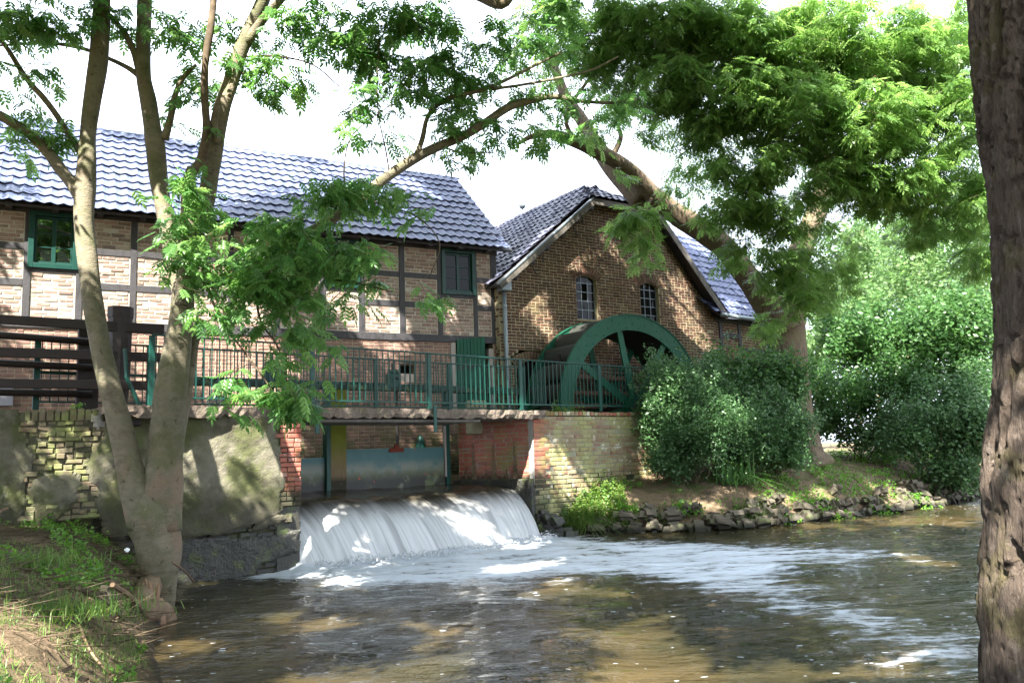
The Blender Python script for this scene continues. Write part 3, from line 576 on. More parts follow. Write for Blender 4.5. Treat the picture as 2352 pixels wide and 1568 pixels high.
boxobj('sill_beam', bx(-.05, xe, -.034, .2, zs-.08, zs+.08), 'beam', H3, .01); boxobj('wall_plate', bx(-.05, xe+.05, -.05, .2, ze0-.16, ze0-.02), 'beam', H3, .01)
xv = xe+.12; ty, tz = WG.onX(1592, 543, xv); ty = min(max(ty, 2.0), 4.5); tz = ze0+(ty+.3)*1.0 if tz > ze0+6 else tz
sW = np.array([0, ty+.3, tz-ze0]); lw = np.linalg.norm(sW); sW /= lw
rw = roof(H3, 'roof', (-2.4, -.30, ze0), (1, 0, 0), sW, xv+2.4, lw, 'tile', lambda s, t: (-2.4+s) > -.3-t*.62, 200, l2w(WG), deck=slab([(-.2, -.3, ze0), (xv, -.3, ze0), (xv, ty, tz), (-2.4, ty, tz)], .05), q=q3)
V, Fq = tube([(-.15, -.36, ze0-.03), (xv, -.36, ze0-.05)], .065, 10); link('gutter', mesh_np('gutter', V, Fq, 'zinc', smooth=True), H3)
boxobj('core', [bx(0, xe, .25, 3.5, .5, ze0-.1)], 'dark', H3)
print('wing', xs, ze0, zs, zr1, zr2, ty, tz, 'apex', ay, az)

# ================================================================== WATER WHEEL
WH = thing('water_wheel', 'big dark green iron water wheel standing against the gable wall', 'water wheel', tuple(B2.Wd(2.64, -1.0, 0)), B2.a)
CZ, RO, RI = 2.53, 2.20, 1.84; yn, yf = -.62, .62
def ring(name, y, r0, r1, th, mat, n=72):
    t = np.arange(n)*2*math.pi/n; V = []
    for yy in (y-th/2, y+th/2):
        for r in (r0, r1): V += [(math.cos(a)*r, yy, CZ+math.sin(a)*r) for a in t]
    i = np.arange(n); j = (i+1) % n; Fq = np.vstack([np.stack([i, j, n+j, n+i], -1), np.stack([2*n+i, 3*n+i, 3*n+j, 2*n+j], -1), np.stack([i, 2*n+i, 2*n+j, j], -1), np.stack([n+i, n+j, 3*n+j, 3*n+i], -1)])
    return link(name, mesh_np(name, np.array(V), Fq, mat), WH)
rgn = ring('shroud_ring', yn, RI, RO, .035, 'wheelgreen'); rgf = ring('shroud_ring', yf, RI, RO, .035, 'wheelgreen')
# rolled rim flange and bolts
for y in (yn, yf): ring('rim_flange', y, RO-.005, RO+.02, .07, 'wheelgreen')
L = []
for k in range(64):
    a = k*2*math.pi/64
    for r in ((RI+.06, RO-.07) if k % 2 else (RI+.16,)): L.append((math.cos(a)*r, yn-.024, CZ+math.sin(a)*r, .022, .014, .022))
boxobj('bolts', L, 'wheelgreen', rgn)
sx, sz = B2.onY(1425, 758, -1.62); a0 = math.atan2(sz-CZ, sx-2.64)
for y in (yn+.05, yf-.05):
    for k in range(8):
        a = a0-k*math.pi/4; ux, uz = math.cos(a), math.sin(a)
        V = [(ux*r+px*w, yy, CZ+uz*r+pz*w) for yy in (y-.02, y+.02) for (r, w) in ((.15, -.10), (.15, .10), (RI+.05, .075), (RI+.05, -.075)) for px, pz in ((-uz, ux),)]
        Fq = [(0, 1, 2, 3), (7, 6, 5, 4), (0, 4, 5, 1), (1, 5, 6, 2), (2, 6, 7, 3), (3, 7, 4, 0)]; link('spoke', mesh_np('spoke', np.array(V), np.array(Fq), 'wheelgreen'), WH)
nb = 26
tt = np.linspace(0, 1, 7)
pr = [(RO*1.0*math.cos(.0)-.0, 0)]
prof = []
for s in tt: prof.append((RO+.005-.33*s**1.2, .30*math.sin(s*math.pi*.62)-.02*s))
prof = np.array(prof); V = []
for yy in (yn+.02, yf-.02):
    for k, (r, w) in enumerate(prof): V.append((r, yy, w))
for yy in (yn+.02, yf-.02):
    for k, (r, w) in enumerate(prof): V.append((r-.02, yy, w-.022))
n = 7; Fq = [(i, i+1, n+i+1, n+i) for i in range(n-1)]+[(2*n+i, 3*n+i, 3*n+i+1, 2*n+i+1) for i in range(n-1)]+[(0, n, 3*n, 2*n)]
me = mesh_np('bucket', np.array(V), np.array(Fq), 'bucket', smooth=True)
for k in range(nb):
    o = bpy.data.objects.new('bucket', me); COL.objects.link(o); o.parent = WH; o.location = (0, 0, CZ); o.rotation_euler = (0, -k*2*math.pi/nb, 0)
t = np.arange(73)*2*math.pi/72; V = [(math.cos(a)*(RI+.03), yy, CZ+math.sin(a)*(RI+.03)) for yy in (yn, yf) for a in t]; i = np.arange(72); link('sole_plate', mesh_np('sole_plate', np.array(V), np.stack([i, i+1, 73+i+1, 73+i], -1), 'bucket'), WH)
V, Fq = tube([(0, -.9, CZ), (0, 1.2, CZ)], .16, 16); link('axle', mesh_np('axle', V, Fq, 'iron', smooth=True), WH)
for y in (yn, yf): V, Fq = tube([(0, y-.03, CZ), (0, y+.1, CZ)], .34, 20); link('hub', mesh_np('hub', V, Fq, 'wheelgreen'), WH)
# ================================================================== WALKWAY AND RAILINGS
DK = thing('concrete_walkway', 'weathered concrete walkway slab spanning the weir below the front green railing', 'footbridge', tuple(RL.o), RL.a)
DZ0, DZ1 = 2.25, 2.43
def rough_block(name, x0, x1, y0, y1, z0, z1, mat, parent, dx=.12, amp=.012, seed=1, kind=None):
    """a block whose front and lower edge are worn"""
    q = np.random.default_rng(seed); nx = max(2, int((x1-x0)/dx)); nz = max(3, int((z1-z0)/.05)); xs_ = np.linspace(x0, x1, nx); zs_ = np.linspace(z0, z1, nz)
    X, Z = np.meshgrid(xs_, zs_, indexing='ij'); Y = y0+q.normal(0, amp*.5, X.shape); Z = Z.copy(); Z[:, 0] += np.abs(q.normal(0, amp*1.4, nx)); Z[:, -1] -= np.abs(q.normal(0, amp*.5, nx)); Y[:, 0] += amp
    V = np.stack([X, Y, Z], -1).reshape(-1, 3); i, j = np.meshgrid(np.arange(nx-1), np.arange(nz-1), indexing='ij'); Fq = np.stack([i*nz+j, (i+1)*nz+j, (i+1)*nz+j+1, i*nz+j+1], -1).reshape(-1, 4)
    k = len(V); Vb = []
    for a in range(nx): Vb += [(xs_[a], y1, Z[a, 0]), (xs_[a], y1, Z[a, -1])]
    V = np.vstack([V, Vb]); F2 = []
    for a in range(nx-1):
        F2 += [(a*nz+nz-1, (a+1)*nz+nz-1, k+2*a+3, k+2*a+1), ((a+1)*nz, a*nz, k+2*a, k+2*a+2), (k+2*a, k+2*a+1, k+2*a+3, k+2*a+2)]
    for a, sgn in ((0, 1), (nx-1, -1)):
        for c in range(nz-1): F2.append(((a*nz+c, a*nz+c+1, k+2*a+1, k+2*a+1)[:3]+(k+2*a,)) if c == nz-2 else (a*nz+c, a*nz+c+1, k+2*a, k+2*a))
    F2 = [f for f in F2 if len(set(f)) == 4]
    V2 = V; return link(name, mesh_np(name, V2, [Fq, np.array(F2)], mat), parent)
rough_block('deck', -3.0, 5.0, -.14, 1.2, DZ0, DZ1, 'deck', DK, .07, .02, 3)
boxobj('formwork_strip', [bx(-.05, 3.4, -.05, 1.1, DZ0-.045, DZ0-.002)], 'fascia', DK)
def railing(nm, label, y, pxs, x0, x1, mid, group):
    T = thing(nm, label, 'railing', tuple(RL.Wd(0, y, 0)), RL.a)
    for x in pxs: boxobj('post', bx(x-.04, x+.04, -.02, .02, DZ1, 3.395), 'green', T, .004)
    boxobj('top_rail', bx(x0, x1, -.028, .028, 3.396, 3.42), 'green', T, .004); boxobj('bottom_rail', bx(x0, x1, -.018, .018, 2.53, 2.555), 'green', T, .003)
    if mid: boxobj('middle_rail', bx(x0, x1, .02, .035, 2.93, 2.975), 'green', T)
    me = None; n = int((x1-x0)/.112)
    for k in range(n):
        x = x0+(k+.5)*(x1-x0)/n
        if min(abs(x-p_) for p_ in pxs) < .05: continue
        if me is None: V, Fq, r = boxes([bx(-.007, .007, -.007, .007, 2.556, 3.395)]); me = mesh_np('baluster', V, Fq, 'green')
        link('baluster', me, T, (x, 0, 0))
    return T
P0 = [-2.45, 0, 2.28, 4.47, 6.75, 8.9]
FR = railing('front_railing', 'green steel railing along the front edge of the weir walkway', -.02, P0, -2.45, 8.9, False, None)
for x in (0, 2.28): boxobj('bracket', [bx(x-.035, x+.035, -.16, -.142, 2.02, 2.50)], 'green', FR, .003)
railing('back_railing', 'green steel railing with middle rail behind the walkway, close to the house wall', 1.1, [-3.6, -2.1, .1, 1.9, 3.6, 5.6], -3.6, 5.65, True, None)
# strut at the left end of the railing
ST = thing('green_strut', 'slanting green steel strut beside the big dark fence post', 'strut', tuple(LW.o), LW.a)
a = LW.onY(291, 866, -.16); b_ = LW.onY(318, 936, -.16); a2 = LW.onY(287, 800, -.16)
V, Fq, r = merge([tube([(a2[0], -.15, a2[1]), (a[0], -.15, a[1]), (b_[0]+.03, -.15, b_[1])], .028, 4)]); link('strut_bar', mesh_np('strut_bar', V, Fq, 'green'), ST)
# small gate across the walkway end
SG = thing('small_green_gate', 'small green steel gate across the walkway near the water wheel', 'gate', tuple(RL.Wd(5.25, .1, 0)), RL.a+rad(62))
boxobj('gate_frame', [bx(0, .95, -.015, .015, 3.3, 3.33), bx(0, .95, -.015, .015, 2.55, 2.58), bx(0, .03, -.015, .015, 2.58, 3.3), bx(.92, .95, -.015, .015, 2.58, 3.3)], 'green', SG)
for k in range(7): boxobj('bar', bx(.13+k*.115, .145+k*.115, -.007, .007, 2.581, 3.299), 'green', SG)
# ================================================================== SLUICES
GY = 1.85
def gx(u, v=1000): return RL.onY(u, v, GY)[0]
S1 = thing('wide_sluice_gate', 'wide faded teal steel sluice plate right of the mossy wooden post', 'sluice gate', tuple(RL.Wd(0, GY, 0)), RL.a)
xa, xb = gx(791), gx(1019)
pl = boxobj('gate_plate', [bx(xa, xb, -.02, .02, .6, 1.79)], 'gate', S1); boxobj('top_edge', bx(xa, xb, -.035, -.021, 1.765, 1.795), 'gate', S1)
xc = gx(908); br = boxobj('lifting_bracket', [bx(xc-.17, xc+.16, -.05, -.024, 1.72, 1.80), bx(xc-.05, xc+.05, -.052, -.024, 1.801, 1.88)], 'rust', S1)
V, Fq, r = merge([tube([(xc+.02, -.04, 1.86), (xc+.02, -.04, 2.95)], .03, 6)]); link('lifting_rod', mesh_np('lifting_rod', V, Fq, 'iron'), S1)
S2 = thing('narrow_sluice_gate', 'narrow faded teal steel sluice plate left of the mossy wooden post', 'sluice gate', tuple(RL.Wd(0, GY, 0)), RL.a)
boxobj('gate_plate', [bx(gx(560), gx(745), -.02, .02, .6, 1.66)], 'gate', S2)
V, Fq, r = merge([tube([(gx(623), -.04, 1.6), (gx(623), -.04, 2.95)], .03, 6)]); link('lifting_rod', mesh_np('lifting_rod', V, Fq, 'iron'), S2)
SF = thing('sluice_hoist', 'mossy wooden post and green steel channels carrying the mossy sluice beam', 'sluice hoist', tuple(RL.Wd(0, GY, 0)), RL.a)
boxobj('wooden_post', bx(gx(754), gx(790), -.09, .12, .6, 2.90), 'mosswood', SF, .012); boxobj('steel_channel', [bx(gx(744), gx(753.5), -.10, .05, .6, 2.90)], 'green', SF, .005)
boxobj('steel_channel', [bx(gx(1020), gx(1029), -.06, .05, .6, 2.9)], 'green', SF, .005); boxobj('steel_channel', [bx(gx(1016), gx(1019.6), -.075, -.03, 1.2, 2.22)], 'oldwood', SF)
bm = boxobj('beam', [bx(gx(440), gx(1195), -.10, .08, 2.905, 3.02)], 'mossbeam', SF, .01)
for (uw, sc) in ((905, 1.0), (623, 1.15)):
    x = gx(uw); w = thing('sluice_winch', 'dark green rack winch on the mossy beam '+('beside the dark wall hatch' if uw == 905 else 'left of the leafy hanging branch'), 'winch', tuple(RL.Wd(x, GY, 3.022)), RL.a, 'sluice winches')
    boxobj('housing', [bx(-.13*sc, .13*sc, -.09, .09, 0, .22*sc), bx(-.09*sc, .09*sc, -.08, .08, .221*sc, .30*sc)], 'green', w, .02)
    V, Fq = tube([(0, -.1, .12), (0, -.2, .12)], .022, 8); link('crank_shaft', mesh_np('crank_shaft', V, Fq, 'iron'), w)
    V, Fq = tube([(0, 0, .3*sc), (0, 0, .44*sc)], .035, 8); link('rack', mesh_np('rack', V, Fq, 'iron'), w)
BL = thing('hooded_wall_lamp', 'small green bell shaped hood on the wall above the wide sluice', 'lamp hood', tuple(B1.Wd(B1.onY(961, 1010)[0], -.12, B1.onY(961, 1015)[1])), B1.a)
th = np.linspace(0, 1, 8); V, Fq = tube([(0, 0, .15-.27*t) for t in th], [.01+.10*math.sqrt(t) for t in th], 12, cap=False); link('hood', mesh_np('hood', V, Fq, 'green', smooth=True), BL); V, Fq = tube([(0, .0, .12), (0, .12, .16)], .012, 6); link('arm', mesh_np('arm', V, Fq, 'iron'), BL)
CB = thing('concrete_block', 'mossy squat concrete block on the walkway by the green door', 'block', tuple(RL.Wd(gx(1060), 1.35, DZ1)), RL.a); boxobj('block', bx(-.2, .2, -.12, .12, -.4, .28), 'concrete_block', CB, .03)
CB2 = thing('white_stone_block', 'pale stone block behind the railing beside the right ash stem', 'block', tuple(RL.Wd(gx(452)+.1, 1.3, DZ1)), RL.a); boxobj('block', bx(-.14, .14, -.1, .1, -.35, .27), 'render_white', CB2, .03)
# ================================================================== RIGHT ABUTMENT
CR = np.array([.34, 16.28]); RF = Fr(CR, 42); WW = Fr((-1.19, 17.32), -34); wwl = math.hypot(1.53, 1.04)
AB = thing('right_abutment', 'red and mossy brick abutment on the far side of the waterfall', 'abutment', (CR[0], CR[1], 0), 0); q4 = np.random.default_rng(14)
def sub(name, fr, parent_o): return link(name, None, parent_o, (fr.o[0]-CR[0], fr.o[1]-CR[1], 0), fr.a)
def wallpart(name, fr, ivf, z0, z1, course, L, mat, mmat, depth, ns, jit, single=True, ysh=0):
    b, m_ = rows(ivf, z0, z1, course, L, .012, 'st', q4); V, Fq, r = boxes([bx(a, c, .008, depth, z, ze) for a, c, z, ze in m_])
    w = link(name, mesh_np(name, V, Fq, mmat), AB, (fr.o[0]-CR[0], fr.o[1]-CR[1], 0), fr.a); place_bricks(w, b, mat, 0, .06, ns, jit, l2w(fr), q=q4); return w
w1 = wallpart('wing_wall', WW, lambda a, c: [(0, wwl-.02)], 1.12, 2.40, .0895, .258, 'brick_red', 'mortar_abut', 1.2, 300, (.002, .003, .006))
rough_block('sunlit_corner_strip', wwl-.10, wwl+.015, -.012, .3, 1.0, 2.42, 'render_white', w1, .06, .006, 5)  # pale strip paints in the sunlight on the corner bricks
boxobj('wet_footing', [bx(-.1, wwl, -.10, .5, .2, 1.12)], 'rock_wet', w1, .03)
w2_ = wallpart('front_wall', RF, lambda a, c: [(.0+.0, 3.6)], .35, 2.33, .0895, .25, 'brick_mossy', 'mortar_abut', 1.0, 300, (.004, .005, .012))
# red quoin bricks beside the corner
Lq = []
for k in range(17):
    z = .93+k*.0895; w = .30 if k % 2 else .19
    o = boxobj('quoin_brick', bx(.012, w, -.014, .03, z, z+.076), 'brick_red', w2_, .004)
    if k % 2 == 0: boxobj('quoin_brick', bx(.20, .42, -.012, .03, z, z+.076), 'brick_red', w2_, .004)
for k in range(30): boxobj('coping_brick', bx(.02+k*.118, .02+k*.118+.104, -.012, .22, 2.335, 2.42+random.uniform(-.012, .008)), 'brick_red' if random.random() < .4 else 'brick_mossy', w2_, .008)
# ================================================================== LEFT WALL
LT = thing('left_retaining_wall', 'cracked mossy concrete rendered retaining wall with crumbling bricks behind twin ash stems', 'wall', tuple(LW.o), LW.a); q5 = np.random.default_rng(15)
XL = LW.onY(60, 1000)[0]; XB = LW.onY(245, 1000)[0]; ZG = .55
def lwi(z0, z1):
    return [(-6.5, 0)]
b, m_ = rows(lwi, .95, 2.24, .072, .20, .010, 'cross', q5); Vm, Fm, _r2 = boxes([bx(a, c, .03, 1.0, z, ze) for a, c, z, ze in m_]+[bx(-6.5, 0, .03, 1.0, 2.24, 2.36), bx(-6.5, 0, .10, 1.0, -.5, .95)])
lw0 = link('wall_core', mesh_np('wall_core', Vm, Fm, 'mortar_ruin'), LT)
bb = [(a+q5.normal(0, .006), c+q5.normal(0, .006), z+q5.normal(0, .004), ze+q5.normal(0, .004)) for a, c, z, ze in b if (XL-.35 < (a+c)/2 < XB+.25) or (a+c)/2 > -.36 and z > .95]
place_bricks(lw0, [t for t in bb if t[1] < -.5], 'brick_ruin', .008, .09, 300, (.012, .013, .05), l2w(LW), q=q5)
place_bricks(lw0, [t for t in bb if t[1] >= -.5], 'brick_red', .0, .07, 300, (.002, .003, .006), l2w(LW), q=q5)
x = XL-.02
while x < XB+.05:
    w = random.uniform(.075, .10); boxobj('coping_brick', bx(x, x+w-.012, random.uniform(-.02, .02), .3, 2.245, 2.40+random.uniform(-.015, .012)), 'brick_ruin', lw0, .01); x += w
b, m_ = rows(lambda a, c: [(-2.5, 0)], -.1, .95, .09, .25, .01, 'st', q5); place_bricks(lw0, b, 'brick_wet', .085, .08, 150, (.012, .012, .03), l2w(LW), q=q5)
def render_patch(name, px, y0, mat, th=.045, seed=0, amp=.012, g=.035):
    P = np.array([LW.onY(u, v, y0) for u, v in px]); lo, hi = P.min(0), P.max(0); nx = int((hi[0]-lo[0])/g)+2; nz = int((hi[1]-lo[1])/g)+2
    X, Z = np.meshgrid(lo[0]+np.arange(nx)*g, lo[1]+np.arange(nz)*g, indexing='ij'); Q = np.stack([X.ravel(), Z.ravel()], -1)
    q = np.random.default_rng(seed); Q = Q+q.normal(0, g*.16, Q.shape); wv = np.stack([vnoise(Q, 4.5, seed+1, 3), vnoise(Q, 4.5, seed+50, 3)], -1)*.10
    ins = inside(Q+wv, P); d = seg_dist(Q+wv, P, True); d = np.where(ins, d, -d)
    y = y0+.035*np.exp(-np.clip(d, 0, 1)/.022)+vnoise(Q, 3, seed+9, 4)*.028+vnoise(Q, 14, seed+5, 2)*.010
    V = np.stack([Q[:, 0], y, Q[:, 1]], -1); i, j = np.meshgrid(np.arange(nx-1), np.arange(nz-1), indexing='ij'); Fq = np.stack([i*nz+j, (i+1)*nz+j, (i+1)*nz+j+1, i*nz+j+1], -1).reshape(-1, 4)
    Fq = Fq[(d[Fq] > -.02).all(1)]; used = np.unique(Fq); mp = -np.ones(len(V), int); mp[used] = np.arange(len(used)); V = V[used]; Fq = mp[Fq]
    V2 = V.copy(); V2[:, 1] = y0+.09; n = len(V); e = np.concatenate([Fq[:, [k, (k+1) % 4]] for k in range(4)]); key = {}
    for a_, b_ in e: key[(a_, b_)] = 1
    side = [(b_, a_, a_+n, b_+n) for a_, b_ in e if (b_, a_) not in key]
    return link(name, mesh_np(name, np.vstack([V, V2]), [Fq, np.array(side)], mat, smooth=False), LT)
render_patch('render_coat', [(-260, 950), (-60, 940), (36, 937), (42, 975), (70, 1010), (78, 1048), (60, 1080), (48, 1120), (66, 1150), (60, 1230), (-260, 1240)], -.02, 'render', seed=1)
render_patch('render_coat', [(85, 1098), (118, 1082), (188, 1080), (205, 1108), (190, 1130), (186, 1150), (165, 1170), (100, 1230), (60, 1230), (74, 1150), (66, 1120)], -.022, 'render', seed=2)
render_patch('render_coat', [(412, 942), (415, 1245), (240, 1245), (222, 1150), (206, 1100), (192, 1072), (212, 1045), (238, 990), (240, 942)], -.02, 'render', seed=3)
render_patch('render_coat', [(413, 940), (640, 942), (642, 1010), (650, 1060), (654, 1130), (648, 1182), (600, 1200), (560, 1222), (480, 1230), (405, 1240), (405, 942)], -.02, 'render', seed=4)
render_patch('render_patch', [(203, 946), (238, 944), (246, 980), (228, 985), (215, 966)], -.032, 'render_white', .03, seed=5, amp=.006)
render_patch('render_coat', [(640, 1184), (679, 1184), (679, 1200), (600, 1216), (560, 1222), (600, 1196)], -.026, 'render', seed=6)
render_patch('stained_base', [(400, 1222), (470, 1232), (560, 1236), (640, 1226), (684, 1218), (690, 1262), (640, 1290), (600, 1300), (560, 1330), (500, 1345), (400, 1350)], .03, 'rock_wet', seed=8)
boxobj('inner_wall', [bx(-.35, -.012, 0.06, 4.2, -.3, 2.36)], 'brick_wet', LT)
# ================================================================== TIMBER FENCE AT LEFT
TF = thing('dark_timber_fence', 'heavy dark brown timber fence with planks and round rails on the left wall', 'fence', tuple(LW.o), LW.a)
def fz(u, v, y): return LW.onY(u, v, y)
xl, zt = fz(248, 706, .1); xr, zb = fz(300, 936, .1); cx = (xl+xr)/2; rp = (xr-xl)/2
V, Fq = tube([(cx-.02, .12, 2.30), (cx, .12, 2.9), (cx+.0, .12, zt)], [rp*.80, rp*.92, rp*1.0], 9); link('fence_post', mesh_np('fence_post', V, Fq, 'fencewood'), TF)
V, Fq = tube([(cx, .12, zt-.14), (cx, .12, zt+.01)], rp*1.06, 9); link('post_cap', mesh_np('post_cap', V, Fq, 'fencewood'), TF)
for (v0, v1, w0, w1) in ((722, 742, 745, 768), (797, 819, 810, 831), (869, 890, 875, 895)):
    (x0_, za), (_, zb_) = fz(0, v0, -.02), fz(0, v1, -.02); (x1_, zc), (_, zd) = fz(378, w0, -.02), fz(378, w1, -.02); e = (x1_-x0_); k = -2.0/e
    V = [(x0_+k*e, y, za+k*(zc-za)) for y in (-.02, .05)]+[(x1_, y, zc) for y in (-.02, .05)]+[(x0_+k*e, y, zb_+k*(zd-zb_)) for y in (-.02, .05)]+[(x1_, y, zd) for y in (-.02, .05)]
    V = np.array([V[4], V[6], V[5], V[7], V[0], V[2], V[1], V[3]]); o = link('plank', mesh_np('plank', V, BX_F, 'fencewood'), TF); md = o.modifiers.new('b', 'BEVEL'); md.width = .008; md.segments = 2
(x2, _), (x3, _) = fz(176, 850, .7), fz(226, 850, .7); boxobj('fence_post', bx(x2, x3, .55, .8, 2.2, fz(200, 752, .7)[1]), 'fencewood', TF, .015)
for (v0, v1, w0, w1) in ((761, 778, 777, 794), (825, 842, 836, 852), (892, 909, 897, 913)):
    (x0_, za), (x1_, zc) = fz(0, (v0+v1)/2, .40), fz(212, (w0+w1)/2, .40); r_ = (fz(0, v0, .4)[1]-fz(0, v1, .4)[1])/2; k = -2.0/(x1_-x0_)
    V, Fq = tube([(x0_+k*(x1_-x0_), .40, za+k*(zc-za)), (x0_, .40, za), (x1_, .40, zc)], r_, 10); link('round_rail', mesh_np('round_rail', V, Fq, 'fencewood', smooth=True), TF)
(xq, _), (xw, _) = fz(286, 950, -.1), fz(325, 950, -.1); boxobj('corbel', bx(xq, xw, -.14, .2, 2.16, 2.38), 'fencewood', TF, .02)
# ================================================================== ROUND LOG RAILS AT THE WHEEL
LG = thing('log_rail_fence', 'brown round log rails standing between green railing and water wheel', 'fence', tuple(RL.Wd(0, 0, 0)), RL.a)
for (ua, va, ub, vb, r_) in ((1284, 864, 1620, 880, .065), (1284, 902, 1620, 912, .06), (1284, 934, 1620, 934, .06), (1284, 853, 1620, 866, .02)):
    (x0_, za), (x1_, zc) = RL.onY(ua, va, 1.5), RL.onY(ub, vb, 1.5); V, Fq = tube([(x0_, 1.5, za), ((x0_+x1_)/2, 1.52, (za+zc)/2+.02), (x1_, 1.5, zc)], r_, 10, wob=.04); link('log_rail', mesh_np('log_rail', V, Fq, 'logwood', smooth=True), LG)
(x0_, za) = RL.onY(1282, 814, 1.45); boxobj('fence_post', bx(x0_-.06, x0_+.05, 1.36, 1.44, 2.2, za), 'fencewood', LG, .01)
(x0_, za) = RL.onY(1430, 850, 1.65); boxobj('fence_post', bx(x0_-.06, x0_+.05, 1.57, 1.65, 2.2, za), 'fencewood', LG, .01)
# ================================================================== TERRAIN
RIVER = [(-.6, 2.6), (-2.1, 4.6), (-2.71, 6.48), (-3.35, 7.84), (-3.85, 9.3), (-4.3, 10.6), (-4.9, 11.75), (-4.4, 12.0), (-3.2, 12.7), (-1.5, 14.1), (.3, 16.3), (.9, 16.6), (2.61, 16.6), (4.3, 16.65), (6.44, 17.8), (9.18, 19.8), (12.2, 22.6), (17, 28), (26, 36), (45, 50), (70, 60), (80, 45), (50, 32), (28, 20), (14, 8), (8, 3.5), (4.5, 2.2), (2.2, 1.7)]
CHAN = [(-3.35, 12.6), (.34, 16.28), (-1.19, 17.32), (-1.0, 18.8), (-2.4, 18.1), (-6.2, 16.1), (-5.0, 14.4)]
def height(P):
    P = np.atleast_2d(P)[:, :2]; d = seg_dist(P, RIVER, True); ins = inside(P, RIVER); nz = vnoise(P, .9, 3, 4)
    left = (P[:, 0] < -1.0) & (P[:, 1] < 14.5)
    zl_ = np.interp(d, [0, .12, .5, 1.1, 2.0, 3.5, 9], [-.02, .16, .50, .80, 1.0, 1.08, 1.15])
    zr_ = np.interp(d, [0, .15, .45, 1.0, 1.8, 3, 8, 30], [-.05, .18, .45, .78, 1.02, 1.18, 1.3, 1.6])
    zn = np.interp(d, [0, .4, 1.5, 4], [-.05, .15, .35, .5]); near = (P[:, 1] < 3.4) & (P[:, 0] > -1.6)
    z = np.where(near, zn, np.where(left, zl_, zr_))+nz*np.clip(d, 0, .8)*.16
    z = np.where(ins, -np.clip(d*.8, 0, .9)-.03, z)
    ql = P-LW.o[:2]; yl = ql@LW.y[:2]; xl_ = ql@LW.x[:2]; ch = inside(P, CHAN)
    z = np.where((yl > .25) & (xl_ < .1) & (P[:, 1] > 6) & (P[:, 0] < -2.6), 2.27+nz*.02, z)
    qr = P-CR[:2]; yr = qr@RF.y[:2]; xr_ = qr@RF.x[:2]; z = np.where((yr > .2) & (xr_ > -.6) & (xr_ < 3.5) & (yr < 1.9), 2.2, z)
    z = np.where(ch, -.4, z); return z
def terr():
    gxs = np.unique(np.concatenate([np.linspace(-400, -30, 14), np.linspace(-30, -8, 45), np.arange(-8, 15, .14), np.linspace(15, 40, 60), np.linspace(40, 600, 16)]))
    gys = np.unique(np.concatenate([np.linspace(-200, -8, 10), np.linspace(-8, 2, 40), np.arange(2, 26, .14), np.linspace(26, 60, 60), np.linspace(60, 900, 16)]))
    X, Y = np.meshgrid(gxs, gys, indexing='ij'); P = np.stack([X.ravel(), Y.ravel()], -1); Z = height(P); nx, ny = X.shape
    V = np.stack([P[:, 0], P[:, 1], Z], -1); i, j = np.meshgrid(np.arange(nx-1), np.arange(ny-1), indexing='ij'); Fq = np.stack([i*ny+j, (i+1)*ny+j, (i+1)*ny+j+1, i*ny+j+1], -1).reshape(-1, 4)
    return V, Fq
MT['soil'] = surf('dark soil with litter', [(.055, .04, .025), (.10, .075, .045), (.16, .115, .075), (.09, .07, .04)], .95, .15, 0, 3.5, bump=(30, 1), bdist=.03,
                  over=[((.25, .17, .11), 16, .55, .7, None, .7), ((.06, .10, .02), 1.1, .50, .64, None, .75), ((.025, .02, .014), 2, .2, .45, (.2, .02), .9)])
V, Fq = terr(); link('ground', mesh_np('ground', V, Fq, 'soil', smooth=True), kind='structure')
